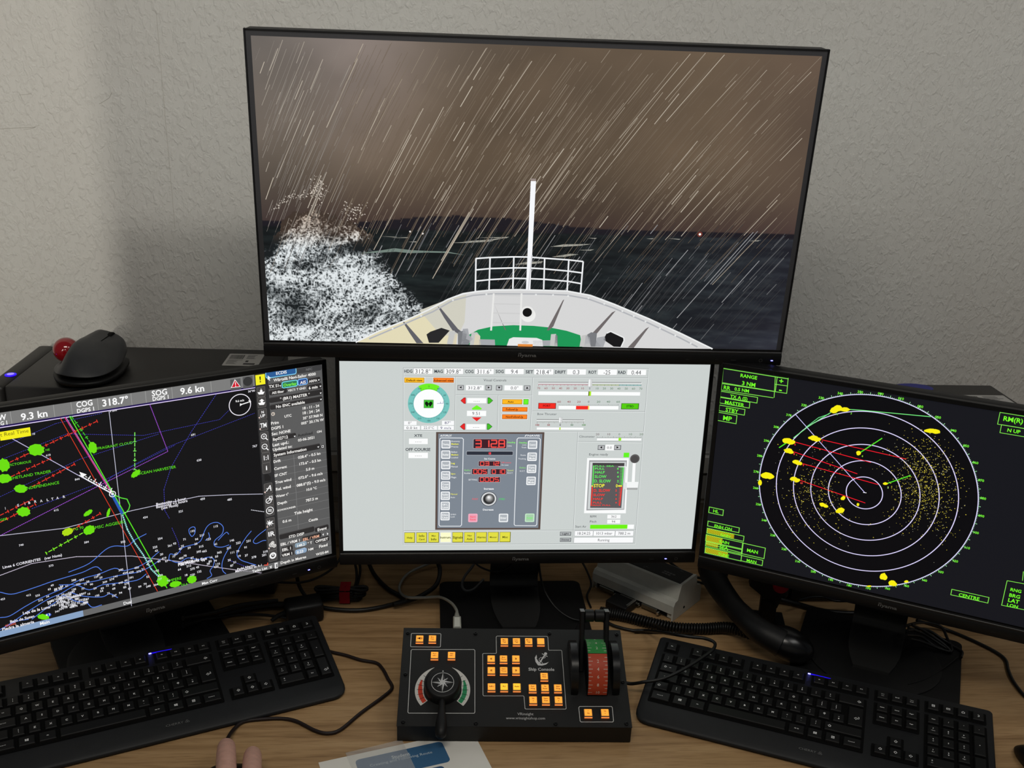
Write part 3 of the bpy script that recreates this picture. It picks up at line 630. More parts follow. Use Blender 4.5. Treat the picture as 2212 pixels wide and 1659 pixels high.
    f.r(844, 1160, 1020, 1212, (250, 251, 251), 2); f.t('362', 892, 1184, 970, (70, 70, 76), 4, False, 30); f.r(842, 1228, 1016, 1280, (250, 251, 251), 2); f.t('94', 900, 1254, 952, (70, 70, 76), 4, False, 30)
    f.r(606, 1298, 1206, 1354, (252, 253, 253), 2); f.r(606, 1298, 1116, 1352, (110, 242, 16), 3)
    for x0, x1, s, a, b in ((392, 642, '18:24:25', 420, 610), (650, 944, '1013 mbar', 680, 910), (954, 1200, '788.2 m', 988, 1160)): f.r(x0, 1382, x1, 1452, (250, 251, 252), 2); f.fr(x0, 1382, x1, 1452, 4, (150, 154, 156), 3); f.t(s, a, 1416, b, (74, 76, 82), 4, False, 36)
    f.r(384, 1472, 1196, 1546, (250, 251, 252), 2); f.fr(384, 1472, 1196, 1546, 4, (150, 154, 156), 3); f.t('Running', 708, 1508, 872, (60, 62, 68), 4, False, 36)
    onscreen(f, 'engine_telegraph', 'C')
centre_screen()
# ---------------------------------------------------------------- right screen: radar
def radar_screen():
    Z = (1480, 760, 3.0164); w, h = A24; rnd = random.Random(5)
    f = px('R', Z); f.rect(-w / 2, -h / 2, w / 2, h / 2, (19, 20, 26), 0); onscreen(f, 'backlight', 'R')
    G, GT = (128, 226, 78), (118, 252, 40)
    c = (-0.0539, 0.0007); R = 0.1423
    f = px('R', Z); f.circle(c, R, (5, 5, 9), 1, 96)
    for k in range(1, 7): f.ring(c, R * k / 6, 0.0012, (222, 214, 255), 3, 120)
    onscreen(f, 'range_rings', 'R')
    f = px('R', Z)
    for d in range(0, 360, 1):
        q = math.radians(d); r1 = R * (1.035 if d % 10 == 0 else (1.024 if d % 5 == 0 else 1.011))
        f.line([(c[0] + R * math.sin(q), c[1] + R * math.cos(q)), (c[0] + r1 * math.sin(q), c[1] + r1 * math.cos(q))], 0.0008 if d % 5 == 0 else 0.0005, (150, 220, 160), 3)
    for d in range(0, 360, 10):
        q = math.radians(d); f.text('%03d' % d, c[0] + (R + 0.0058) * math.sin(q), c[1] + (R + 0.0034) * math.cos(q), h=0.0033, col=(116, 240, 50), layer=4, bold=True, align='c')
    onscreen(f, 'bearing_scale', 'R')
    # echoes
    f = px('R', Z); Y = (250, 238, 16)
    def blob(x, y, rx, ry, n=11, rot=0.0):
        f.mk('echo'); pts = []
        for k in range(n):
            q = 2 * math.pi * k / n; r_ = 1 + rnd.uniform(-0.14, 0.14); a, b = rx * math.cos(q) * r_, ry * math.sin(q) * r_
            pts.append((x + a * math.cos(rot) - b * math.sin(rot), y + a * math.sin(rot) + b * math.cos(rot)))
        f.g(pts, Y, 5)
    for b in ((970, 380, 26, 18), (995, 368, 34, 20), (1040, 376, 34, 14), (668, 578, 32, 18), (690, 588, 32, 16), (836, 560, 32, 16), (860, 570, 30, 14), (670, 642, 26, 15), (688, 652, 20, 12), (722, 716, 22, 14), (744, 726, 22, 12), (708, 826, 24, 13), (730, 836, 20, 13), (532, 804, 38, 20), (556, 812, 24, 16), (488, 852, 12, 18),
              (1600, 514, 40, 14), (1634, 518, 30, 15), (1130, 658, 16, 16), (1306, 858, 17, 9), (895, 995, 22, 13, 11, 0.3), (915, 1004, 16, 10, 11, 0.3), (1010, 1034, 30, 18, 11, -0.25), (1030, 952, 16, 12, 11, -0.5), (1126, 994, 9, 10), (1290, 1462, 22, 22), (1302, 1468, 16, 18), (1348, 1506, 26, 17), (1362, 1514, 20, 12), (1442, 1496, 15, 8), (1198, 1526, 16, 5)): blob(*b)
    onscreen(f, 'echoes', 'R')
    f = px('R', Z); n = 0
    while n < 1500:      # sea clutter
        u = rnd.random()
        if u < 0.72: x, y = rnd.gauss(1560, 120), rnd.gauss(860, 165)
        else: x, y = rnd.gauss(850, 130), rnd.gauss(930, 150)
        p = f.p(x, y); d_ = math.hypot(p[0] - c[0], p[1] - c[1])
        if not 0.25 * R < d_ < 0.93 * R: continue
        s = rnd.choice((0.0004, 0.0004, 0.0006)); v = rnd.random()
        f.rect(p[0] - s, p[1] - s * 0.7, p[0] + s, p[1] + s * 0.7, (int(150 + 90 * v), int(140 + 80 * v), 60) if rnd.random() < 0.8 else (150, 150, 130), 4); n += 1
    o = onscreen(f, 'sea_clutter', 'R'); o['kind'] = 'stuff'
    f = px('R', Z)
    for a, b in (((890, 572), (1442, 698)), ((720, 588), (1210, 720)), ((706, 650), (1122, 794)), ((766, 728), (1258, 864)), ((748, 836), (1174, 984))): f.l([a, b], 4.5, (250, 24, 44), 4)
    f.l([(720, 408), (1172, 918)], 4.5, (206, 200, 255), 4); f.l([(1160, 916), (1182, 918)], 4, (255, 255, 255), 4)
    for a, b in (((1140, 656), (1284, 562)), ((1314, 858), (1470, 804)), ((612, 624), (668, 588))): f.l([a, b], 7, (80, 226, 40), 4)
    f.l([(1062, 374), (1150, 380), (1600, 422)], 5, (120, 240, 130), 4); f.l([(950, 394), (806, 484), (706, 560)], 5, (120, 240, 130), 4); f.l([(940, 404), (870, 428), (786, 492)], 4, (110, 230, 140), 4)
    for s, x, y, cl in (('11', 980, 404, (120, 230, 60)), ('3', 1078, 400, (120, 230, 60)), ('6', 712, 602, (250, 60, 60)), ('8', 706, 664, (250, 60, 60)), ('7', 888, 586, (250, 60, 60)), ('9', 766, 738, (250, 60, 60)), ('10', 748, 852, (250, 60, 60)), ('4', 1150, 678, (150, 240, 60)), ('2', 1318, 882, (200, 255, 140))): f.t(s, x, y, x + 9 * len(s), cl, 5, True)
    onscreen(f, 'target_vectors', 'R')
    # green menu boxes
    f = px('R', Z)
    def box(x0, y0, x1, y1): f.fr(x0, y0, x1, y1, 4.5, G, 3)
    def tx(s, x, y, x1, h=None): f.t(s, x, y, x1, GT, 5, True, h)
    f.mk('range_box'); box(249, 107, 588, 258); box(249, 107, 672, 176); f.l([(588, 160), (580, 298)], 4.5, G, 3); f.l([(672, 170), (662, 270), (580, 258)], 4.5, G, 3)
    f.l([(584, 210), (668, 222)], 4.5, G, 3); f.l([(240, 206), (580, 258)], 4.5, G, 3); f.l([(249, 107), (236, 248), (575, 299)], 4.5, G, 3)
    tx('RANGE', 360, 152, 470); tx('3 NM', 370, 202, 460); tx('RR', 250, 230, 294); tx('0.5 NM', 322, 240, 418); tx('+', 612, 188, 642); tx('-', 612, 242, 632)
    f.mk('mode_box'); box(233, 256, 468, 333); box(229, 296, 418, 366); tx('TX A (S)', 294, 288, 408); tx('MASTER', 258, 326, 384)
    f.mk('mode_box'); box(224, 346, 386, 412); tx('STBY', 264, 374, 346); f.mk('mode_box'); box(218, 393, 332, 468); tx('MP', 246, 428, 304)
    f.mk('mode_box'); box(158, 1010, 246, 1066); tx('HL', 182, 1034, 219)
    f.mk('gain_boxes'); box(150, 1102, 350, 1178); tx('ENH ON', 190, 1132, 306); box(145, 1148, 380, 1234); box(138, 1190, 374, 1284); f.l([(136, 1246), (370, 1310)], 4.5, G, 3); box(375, 1245, 514, 1347)
    box(136, 1236, 370, 1318); box(133, 1272, 364, 1362); box(368, 1326, 502, 1392)
    def hatch(x0, y0, x1, y1):
        f.r(x0, y0, x1, y1, (150, 140, 16), 2); a = f.p(x0, y0); b = f.p(x1, y1); st = 0.0014; nx = int(abs(b[0] - a[0]) / st); ny = int(abs(b[1] - a[1]) / st)
        for i in range(nx):
            for j in range(ny):
                if (i + j) % 2 == 0: f.rect(a[0] + i * st, a[1] - j * st - st * 0.75, a[0] + i * st + st * 0.75, a[1] - j * st, (226, 226, 36), 3)
    hatch(146, 1150, 318, 1218); hatch(140, 1192, 240, 1262); hatch(138, 1236, 214, 1278); hatch(134, 1274, 276, 1340)
    tx('GAIN', 230, 1188, 296); tx('RAIN', 222, 1232, 288); tx('SEA', 224, 1270, 280); tx('TUNE', 214, 1314, 286); tx('MAN', 402, 1290, 476); tx('MAN', 400, 1356, 466)
    f.mk('mode_box'); f.fr(2052, 394, 2420, 534, 4.5, G, 3); tx('RM(R)', 2072, 432, 2204); f.mk('mode_box'); f.fr(2062, 474, 2420, 588, 4.5, G, 3); tx('N UP', 2098, 508, 2184)
    f.mk('mode_box'); box(1738, 1546, 1972, 1636); tx('CENTRE', 1782, 1580, 1918); f.mk('cursor_box'); f.l([(2098, 1490), (2062, 1650), (2420, 1722)], 4.5, G, 3); f.l([(2098, 1490), (2420, 1550)], 4.5, G, 3)
    for s, y in (('RNG', 1546), ('BRG', 1582), ('LAT', 1614), ('LON', 1646)): x = 2118 - (y - 1546) * 0.22; tx(s, x, y, x + 74)
    f.l([(2204, 1430), (2198, 1490)], 4.5, G, 3)
    onscreen(f, 'menu_boxes', 'R')
radar_screen()
# ---------------------------------------------------------------- left screen: sea chart
def chart_screen():
    Z1, Z8, Z2 = (0, 700, 2.9105), (540, 770, 3.385), (0, 1150, 2.9105); w, h = A24; rnd = random.Random(11)
    f = px('L', Z1); f.rect(-w / 2, -h / 2, w / 2, h / 2, (17, 17, 19), 0); onscreen(f, 'backlight', 'L')
    def U(x, y): return f.p(x, y)
    # bars and panel (in the screen's own axes)
    f = px('L', Z1); xi0 = f.p(1606, 430)[0]; xi1 = f.p(1690, 430)[0]; vb = f.p(600, 545)[1]; vt = h / 2
    vw = f.p(600, 540)[1]; bv = f.p(850, 1815)[1]; X = w / 2
    f.rect(-X, vb, xi0, vt, (124, 124, 123), 1); f.rect(xi0, -h / 2, xi1, vt, (44, 44, 45), 1); f.rect(xi1, -h / 2, X, vt, (92, 92, 92), 1)
    f.line([(-X, vb - 0.0026), (xi0, vb - 0.0026)], 0.0011, (226, 210, 250), 2); f.line([(-X, vb - 0.001), (xi0, vb - 0.001)], 0.002, (30, 16, 80), 1)
    f.rect(-X, -h / 2, xi1, -h / 2 + 0.0088, (104, 104, 104), 2)
    m0 = f.p(545, 1985)[0]; f.rect(-X, -h / 2, m0, -h / 2 + 0.0088, (136, 162, 196), 3)
    for x in (75, 345, 455, 620, 830, 920, 1085, 1330): p = f.p(x, 640 - x * 0.16); f.line([(p[0], vb), (p[0], vt)], 0.0006, (160, 160, 158), 2)
    wh = (250, 250, 250)
    for s, x, y, x1, hh in (('W', -12, 590, 38, 34), ('G 1', 2, 625, 50, 24), ('9.3 kn', 130, 585, 300, 42), ('COG', 478, 508, 583, 34), ('DGPS 1', 482, 548, 597, 24), ('318.7°', 640, 498, 808, 42), ('SOG', 953, 438, 1052, 34), ('DGPS 1', 957, 472, 1065, 24), ('9.6 kn', 1132, 424, 1285, 40)): f.t(s, x, y, x1, wh, 4, True, hh)
    f.r(1446, 350, 1516, 408, (88, 88, 88), 2); f.g([(1450, 402), (1476, 346), (1513, 394)], (240, 240, 240), 3); f.g([(1456, 398), (1477, 354), (1507, 391)], (206, 26, 44), 4); f.t('!', 1476, 380, 1484, wh, 5, True, 28)
    f.r(1524, 334, 1592, 396, (88, 88, 88), 2); f.c(1557, 360, 29, (52, 52, 52), 3)
    f.r(1604, 322, 1668, 376, (246, 240, 40), 4); f.t('!', 1628, 348, 1642, (30, 28, 10), 5, True, 36)
    f.zz = Z2
    for s, x, y, x1 in (('Main', 250, 574, 312), ('Dual', 775, 447, 828), ('Man Corr', 1268, 322, 1366)): f.t(s, x, y, x1, wh, 5, True)
    f.zz = Z8; f.t('Tasks List', 15, 1572, 125, wh, 5, True); f.r(178, 1510, 204, 1546, (226, 226, 226), 5); f.r(190, 1518, 200, 1540, (90, 90, 90), 6); f.l([(142, 1536), (160, 1530)], 4, wh, 5); f.g([(144, 1540), (160, 1536), (153, 1550)], wh, 5)
    onscreen(f, 'title_bars', 'L')
    # side panel
    f = px('L', Z8)
    def pill(x0, y0, x1, y1, col, line=None):
        a, b = f.xr(x0, (y0 + y1) / 2, x1); hh = abs(y1 - y0) / 2 * f.vm(x0, y0); q = rrect(a[0], a[1] - hh, b[0], a[1] + hh, min(hh * 0.75, 0.0025), 4)
        f.poly(q, col, 3, True); f.line([q[7], q[4]], hh * 0.25, tuple(min(255, v + 38) for v in col), 3)
        if line: f.line(q, 0.0011, line, 4, True)
    dkb = (46, 44, 44)
    pill(115, 112, 336, 160, (44, 92, 150), (130, 214, 250)); pill(338, 84, 522, 128, (62, 62, 63)); f.t('NFC', 408, 97, 455, (110, 110, 110), 5, True)
    for x0, y0, x1, y1 in ((132, 202, 228, 242), (422, 160, 514, 200), (140, 246, 270, 286), (418, 208, 524, 250), (140, 300, 528, 342), (146, 352, 528, 392), (160, 588, 336, 624), (168, 700, 512, 742), (214, 1300, 470, 1340), (474, 1248, 574, 1286), (228, 1396, 312, 1434), (228, 1434, 320, 1472), (470, 1334, 578, 1372), (380, 1318, 520, 1352)): pill(x0, y0, x1, y1, dkb)
    pill(234, 188, 346, 232, (50, 120, 90), (120, 226, 246)); pill(350, 168, 418, 212, (44, 76, 140), (130, 190, 250))
    pill(328, 1368, 414, 1400, (138, 160, 176)); pill(330, 1416, 414, 1450, (146, 172, 200)); pill(516, 648, 546, 676, dkb)
    T = [('ECDIS', 188, 124, 268), ('Wärtsilä Navi-Sailor 4000', 172, 174, 480), ('TX S1', 138, 222, 213), ('AIS', 366, 192, 408), ('ARPA', 430, 183, 490), ('AIS filter', 160, 267, 247), ('VECT: T GND', 277, 250, 407), ('6 min', 428, 231, 495), ('* (BR1) MASTER *', 218, 312, 437), ('No ENC available', 188, 368, 400), ('18 - 11 - 24', 380, 380, 505), ('18 : 24 : 24', 380, 415, 508), ('UTC', 250, 439, 303), ('35° 57.968 N', 385, 452, 530), ('005° 20.176 W', 373, 490, 538), ('Prim', 152, 490, 210), ('DGPS 1', 154, 528, 247), ('Sec: NONE', 157, 568, 296), ('ON', 488, 552, 524), ('lbp02712', 165, 607, 277), ('03-06-2021', 350, 613, 474), ('Last upd.:', 163, 648, 284), ('Updated to:', 165, 682, 308), ('System Information', 172, 722, 413),
         ('Drift', 170, 770, 223), ('028.4° - 0.5 kn', 350, 739, 515), ('Current', 175, 822, 268), ('173.6° - 0.5 kn', 355, 788, 518), ('SF CNT', 178, 872, 270), ('5.0 m', 408, 828, 470), ('True wind', 183, 922, 302), ('072.0° - 9.6 m/s', 353, 890, 530), ('Rel. wind', 187, 972, 298), ('088.0°(S) - 9.0 m/s', 340, 944, 550), ('Water t°', 188, 1024, 282), ('10.0 °C', 408, 976, 488), ('Depth', 200, 1076, 270), ('787.5 m', 407, 1054, 496), ('ECHOSOUNDER', 200, 1127, 333), ('Tide height', 323, 1148, 457), ('0.6 m', 237, 1208, 302), ('Ceuta', 427, 1200, 495), ('STD DISP', 283, 1320, 395), ('Event', 492, 1268, 560), ('EBL / VRM 1', 222, 1376, 367), ('EBL 1', 233, 1416, 303), ('148.2', 340, 1386, 400), ('° T', 420, 1368, 453), ('OFFSET', 477, 1354, 570), ('VRM 1', 233, 1456, 312), ('0.23', 342, 1433, 390), ('NM', 425, 1413, 463), ('Fixed', 503, 1390, 567), ('Depth in Metres', 222, 1510, 410), ('WGS-84', 482, 1448, 573)]
    for s, x, y, x1 in T: f.t(s, x, y, x1, (246, 244, 240), 5, True)
    f.t('Overlay', 243, 211, 338, (130, 250, 60), 5, True); f.t('Autoload', 348, 578, 457, (40, 40, 40), 5, True); f.t('EBL / VRM', 385, 1340, 506, (240, 180, 150), 5, True)
    for x, y in ((220, 215), (502, 172), (514, 218), (516, 268), (518, 314), (326, 584), (498, 662)): f.g([(x - 7, y - 3), (x + 7, y - 6), (x + 1, y + 6)], wh, 5)
    f.g([(528, 1302), (538, 1292), (538, 1310)], wh, 5); f.g([(562, 1286), (572, 1296), (563, 1306)], wh, 5)
    xs = [f.p(200, 900)[0] + 0.0005, X]
    for y in (745, 800, 850, 900, 950, 1000, 1050, 1105, 1165, 1240): v = f.p(195, y + 25)[1]; f.line([(xi1, v), (X, v)], 0.0005, (122, 122, 122), 3)
    xm = f.p(330, 900)[0]; f.line([(xm, f.p(320, 720)[1]), (xm, f.p(340, 1265)[1])], 0.0006, (124, 124, 124), 3)
    f.line([(xi1, f.p(200, 1475)[1]), (X, f.p(200, 1475)[1])], 0.0006, (54, 54, 54), 3); f.rg(168, 420, 11, 4, (240, 225, 210), 5); f.l([(168, 414), (168, 421), (174, 420)], 3, (240, 225, 210), 5); f.fr(524, 652, 538, 664, 3, wh, 5)
    onscreen(f, 'data_panel', 'L')
    # icon column
    f = px('L', Z8); ic = [(80, 258), (85, 335), (92, 420), (98, 503), (105, 588), (110, 662), (117, 740), (120, 815), (128, 885), (133, 965), (140, 1050), (145, 1125), (150, 1218), (155, 1298), (163, 1375), (167, 1455)]
    for k, (x, y) in enumerate(ic):
        if k != 8: f.rr(x - 32, y - 32, x + 32, y + 32, 7, (70, 68, 67), 2, (104, 102, 100), 2.5)
        if k in (0, 1): f.g([(x - 26, y + 4), (x + 26, y - 2), (x + 16, y + 18), (x - 16, y + 20)], wh, 5); f.r(x - 8, y - 12, x + 10, y + 2, wh, 5); f.l([(x, y - 24), (x, y - 8)], 4, wh, 5); (k and f.g([(x - 20, y - 8), (x, y - 26), (x + 20, y - 12)], wh, 5))
        elif k == 2: f.t('N', x - 10, y - 12, x + 10, wh, 5, True); f.t('UP', x - 18, y + 16, x + 18, wh, 5, True)
        elif k in (3, 6, 7, 13): s = {3: 'TM', 6: '1:1', 7: 'i', 13: 'IR'}[k]; q = 7 if k == 7 else 24; f.t(s, x - q, y + (0 if k == 7 else 4), x + q, wh, 5, True, 32)
        elif k in (4, 5): f.rg(x - 4, y - 4, 18, 5, wh, 5); f.l([(x + 9, y + 8), (x + 24, y + 22)], 7, wh, 5); f.l([(x - 12, y - 3), (x + 4, y - 5)], 4, wh, 5); (k == 4 and f.l([(x - 4, y - 12), (x - 4, y + 4)], 4, wh, 5))
        elif k == 8: f.g([(x - 24, y - 24), (x + 2, y - 26), (x + 24, y - 4), (x + 22, y + 22), (x - 22, y + 26)], (34, 33, 33), 3)
        elif k == 9: f.l([(x + 14, y - 24), (x - 14, y + 22)], 6, wh, 5); f.l([(x + 14, y - 24), (x + 20, y + 16)], 6, wh, 5); f.l([(x - 14, y + 2), (x + 22, y - 4)], 5, wh, 5)
        elif k == 10: f.rg(x - 4, y + 4, 19, 5, wh, 5); f.fr(x, y - 26, x + 22, y - 4, 4, wh, 5); f.l([(x - 14, y + 14), (x + 14, y - 18)], 4, wh, 5)
        elif k == 11:
            f.rg(x, y, 25, 5, wh, 5)
            for a in (-9, 0, 9):
                for b in (-5, 5): f.c(x + a, y + b, 4, wh, 5)
        elif k == 12:
            for a in range(8): q = a * math.pi / 4; f.l([(x - 8, y), (x - 8 + 22 * math.cos(q), y + 22 * math.sin(q))], 4, wh, 5)
            f.c(x - 8, y, 11, wh, 5); f.c(x + 16, y - 6, 12, wh, 5); f.c(x + 21, y - 8, 10, (70, 68, 67), 6)
        elif k == 14:
            for cx, cy, r_ in ((x - 8, y + 2, 13), (x + 14, y + 8, 11), (x + 2, y - 14, 9)): f.rg(cx, cy, r_, 6, (226, 224, 220), 5); f.c(cx, cy, r_ * 0.5, (226, 224, 220), 5)
        else: f.c(x, y, 24, wh, 5); f.c(x, y, 13, (70, 68, 67), 6); f.c(x, y - 4, 6, wh, 7)
    for k in (2, 3, 9, 12, 14): x, y = ic[k]; f.g([(x - 32, y + 28), (x - 20, y + 20), (x - 20, y + 34)], (250, 220, 210), 6)
    onscreen(f, 'tool_icons', 'L')
    # chart lines
    f = px('L', Z1); mg, bl, rd = (206, 70, 214), (70, 70, 190), (226, 54, 40)
    f.d([(940, 502), (1055, 800), (560, 1046), (0, 1330)], 4, (168, 84, 220), 8, 3, 2)
    for pts in ([(0, 775), (350, 625), (640, 560)], [(0, 855), (420, 690), (900, 700), (1380, 600), (1440, 540)], [(0, 1085), (500, 850), (1000, 690)], [(200, 1160), (620, 1000), (1060, 770), (1600, 560)], [(640, 1030), (700, 960), (1100, 760)], [(1360, 440), (1200, 680), (1075, 900), (1030, 1040), (1035, 1170), (1065, 1222)], [(1080, 1280), (1120, 1370), (1135, 1440)], [(1430, 1480), (1560, 1530)]): f.d(pts, 3, bl, 9, 5, 2)
    f.d([(0, 1330), (400, 1284), (830, 1172), (1250, 1082), (1450, 1072), (1652, 1068)], 5, (216, 214, 236), 7, 2, 2); f.d([(1578, 1168), (1660, 1180)], 4, (220, 220, 230), 8, 3, 2)
    f.zz = Z2; f.d([(0, 270), (200, 195), (480, 152), (830, 148), (920, 160), (1120, 182), (1300, 210), (1500, 238), (1650, 255)], 5, (216, 206, 226), 7, 2, 2); f.zz = Z1
    f.l([(378, 590), (990, 1680)], 4, (220, 60, 34), 3); f.l([(437, 578), (1050, 1660)], 6, (90, 236, 34), 4); f.d([(408, 586), (700, 1060)], 8, (236, 60, 150), 7, 3, 3); f.d([(418, 590), (700, 1050)], 3, (200, 200, 250), 7, 4, 3)
    f.l([(685, 545), (830, 1800)], 4, (196, 196, 214), 3); f.l([(62, 712), (705, 1068)], 5, (196, 190, 226), 4)
    f.l([(498, 950), (700, 1062)], 6, wh, 5); f.d([(520, 948), (712, 1056)], 6, wh, 12, 8, 5); f.g([(498, 928), (545, 945), (515, 965)], wh, 6)
    for k in range(5): x, y = 560 + k * 34, 968 + k * 19; f.l([(x + 8, y - 14), (x - 8, y + 16)], 5, wh, 6)
    f.rg(707, 1068, 19, 5, wh, 6); f.c(707, 1068, 9, (226, 226, 236), 6); f.l([(724, 1076), (760, 1092), (798, 1100), (816, 1140), (808, 1166), (786, 1190), (765, 1196)], 6, (90, 226, 60), 4)
    f.l([(705, 1072), (770, 1195)], 18, (40, 90, 180), 4); f.d([(770, 1200), (800, 1290), (850, 1380), (900, 1450), (950, 1540), (1010, 1600)], 9, (150, 226, 220), 10, 4, 4)
    f.rg(1508, 507, 67, 5, (240, 236, 246), 4); f.l([(1508, 508), (1564, 490)], 6, wh, 5); f.g([(1560, 478), (1578, 484), (1572, 498)], wh, 5); f.g([(1508, 498), (1508, 516), (1526, 503)], wh, 5); f.t('9.6 m/s', 1480, 486, 1534, wh, 5, True)
    for a, b, cl in (((62, 868), (610, 610), rd), ((70, 958), (318, 845), rd), ((200, 1022), (468, 880), rd), ((0, 1202), (205, 1100), rd), ((0, 1246), (222, 1132), rd), ((450, 1296), (630, 1190), rd), ((448, 578), (575, 755), (60, 190, 40)), ((847, 680), (847, 915), (120, 226, 90)), ((520, 1312), (290, 1440), (130, 236, 40))):
        f.d([a, b], 6, cl, 26, 9, 4); L = math.hypot(b[0] - a[0], b[1] - a[1]); n = max(2, int(L / 48)); dx, dy = (b[0] - a[0]) / L, (b[1] - a[1]) / L
        for k in range(1, n + 1): x, y = a[0] + (b[0] - a[0]) * k / n, a[1] + (b[1] - a[1]) * k / n; f.l([(x - dy * 10, y + dx * 10), (x + dy * 10, y - dx * 10)], 5, cl, 4)
    onscreen(f, 'chart_lines', 'L')
    # depth contours
    f = px('L', Z2); bc = (84, 124, 222)
    for pts in ([(0, 375), (70, 388), (150, 368), (250, 335), (320, 310), (420, 280), (520, 250), (600, 215), (640, 240)], [(430, 250), (560, 195), (660, 110), (720, 85), (800, 85), (850, 45), (920, 8)], [(0, 535), (60, 525), (150, 470), (240, 420), (330, 380), (410, 345), (520, 290), (620, 262), (720, 225), (780, 240), (900, 200), (1000, 120)],
                [(40, 590), (170, 500), (300, 420), (380, 385), (480, 330), (600, 305), (700, 280), (790, 262), (880, 245), (960, 205), (1010, 165)], [(370, 330), (480, 330), (560, 360), (640, 330), (720, 320), (860, 300), (920, 260)], [(440, 375), (520, 400), (640, 405), (690, 385), (740, 410)], [(0, 610), (100, 560), (180, 545)], [(200, 545), (300, 470), (360, 430), (400, 395), (470, 430), (540, 440), (580, 470), (640, 455)],
                [(1060, 170), (1070, 135), (1110, 140), (1150, 95), (1230, 72), (1262, 50), (1278, 10), (1300, -35), (1330, -58), (1370, -62), (1402, -35), (1395, 10), (1350, 50), (1350, 85), (1395, 92), (1440, 78)], [(1190, 5), (1188, -20), (1210, -35), (1226, -28), (1224, 5), (1206, 25), (1190, 5)], [(1450, 80), (1410, 150), (1395, 200), (1400, 240), (1420, 260)], [(1580, -10), (1540, 40), (1490, 130), (1510, 170), (1560, 190), (1610, 205)], [(1672, -20), (1620, 20), (1592, 55), (1610, 70), (1650, 52), (1672, 50)], [(1310, 0), (1316, 30), (1290, 50)],
                [(1060, 170), (1120, 190), (1180, 160), (1250, 170), (1310, 155), (1345, 170), (1340, 210), (1320, 240), (1330, 270), (1300, 290)], [(1370, 50), (1420, 0), (1438, 12)]): f.line([tuple(q) for q in spline([(*f.p(x, y), 0) for x, y in pts], 4)] if False else [(q.x, q.y) for q in spline([(*f.p(x, y), 0) for x, y in pts], 4)], 0.0010, bc, 3)
    onscreen(f, 'depth_contours', 'L')
    # soundings
    f = px('L', Z2); n = 0; used = []
    while n < 190:
        u = rnd.random()
        if u < 0.45: x, y = rnd.uniform(310, 1000), rnd.gauss(310, 70)
        elif u < 0.75: x, y = rnd.uniform(940, 1660), rnd.gauss(170, 80)
        else: x, y = rnd.gauss(410, 70), rnd.gauss(425, 35)
        if y > 590 - x * 0.262 or y < 20 or (x < 900 and y < 330 - (x - 310) * 0.22): continue
        if any(abs(a - x) < 30 and abs(b - y) < 15 for a, b in used) and u < 0.75: continue
        used.append((x, y)); v = str(rnd.choice((rnd.randint(11, 99), rnd.randint(100, 480)))); f.t(v, x, y, x + 10 * len(v), (226, 226, 232), 5, True); n += 1
    for s, x, y in (('691', 1200, -612), ('610', 288, -484), ('767', 1586, -540), ('630', 1236, -452), ('844', 470, -332), ('612', 338, -138), ('434', 898, -92), ('521', 1122, -130), ('450', 1258, -208), ('485', 1428, -204), ('740', 118, 82), ('584', 528, 64), ('552', 758, 62), ('573', 306, 212), ('413', 164, 398), ('423', 2, 422), ('193', 1194, -5), ('115', 1340, -35), ('10', 200, -618)): f.t(s, x, y, x + 10 * len(s), (220, 220, 226), 5, True)
    onscreen(f, 'soundings', 'L')['kind'] = 'stuff'
    # ships and names
    f = px('L', Z1)
    def blob(x, y, rx, ry, rot=0.0, col=(108, 222, 14)):
        f.mk('ship_mark'); pts = []
        for k in range(18):
            q = 2 * math.pi * k / 18; r_ = 1 + (0.08 if k % 2 else -0.06) + rnd.uniform(-0.06, 0.06); a, b = rx * math.cos(q) * r_, ry * math.sin(q) * r_
            pts.append((x + a * math.cos(rot) - b * math.sin(rot), y + a * math.sin(rot) + b * math.cos(rot)))
        f.g(pts, col, 5)
    for b in ((228, 790, 50, 36), (22, 886, 38, 40), (24, 970, 48, 28), (130, 1034, 40, 26), (148, 1180, 42, 29), (583, 776, 26, 36, -0.3), (853, 940, 34, 17, -0.7), (553, 1187, 33, 13, -0.6), (681, 1185, 29, 9, -1.3), (424, 1306, 36, 22, -0.4, (176, 220, 20)), (560, 1294, 38, 27, -0.5), (1022, 1615, 36, 36), (1102, 1634, 38, 18, -0.2), (1206, 1604, 30, 24, -0.3), (272, 1840, 38, 17, 0.1)): blob(*b)
    g = (96, 226, 30)
    for s, x, y, x1 in (('FRAGRANT CLOUD', 612, 782, 835), ('OCEAN HARVESTER', 862, 942, 1105), ('VICTORIOUS', 50, 888, 195), ('SHETLAND TRADER', 66, 970, 320), ('INDEPENDANCE', 160, 1034, 372), ('NE', 285, 792, 312), ('MSC AGGELIKI', 596, 1280, 785), ('TG 70', 455, 1292, 525), ('AMPERE', 1045, 1618, 1140), ('OLA', 1138, 1642, 1180), ('GER', 0, 1232, 46)): f.mk('ship_name'); f.t(s, x, y, x1, g, 6)
    f.mk('time_flag'); y0 = f.p(0, 712); y1 = f.p(188, 648); f.rect(y0[0], f.p(188, 703)[1], y1[0], y1[1], (246, 238, 30), 5); f.t('t Real Time', 0, 697, 180, (110, 100, 20), 6)
    f.mk('chart_notes')
    for s, x, y, x1 in (('Bastonity -1 hour', 980, 1134, 1168), ('Bastonity +2 hours', 980, 1150, 1178), ('(see Note)', 1012, 1158, 1120), ('Linea 6 CORRIENTES', 15, 1530, 255), ('(ver Nota)', 278, 1474, 390), ('36°00', 1558, 424, 1602), ('5°20W', 690, 548, 736)): f.t(s, x, y, x1, (230, 228, 236), 6, True)
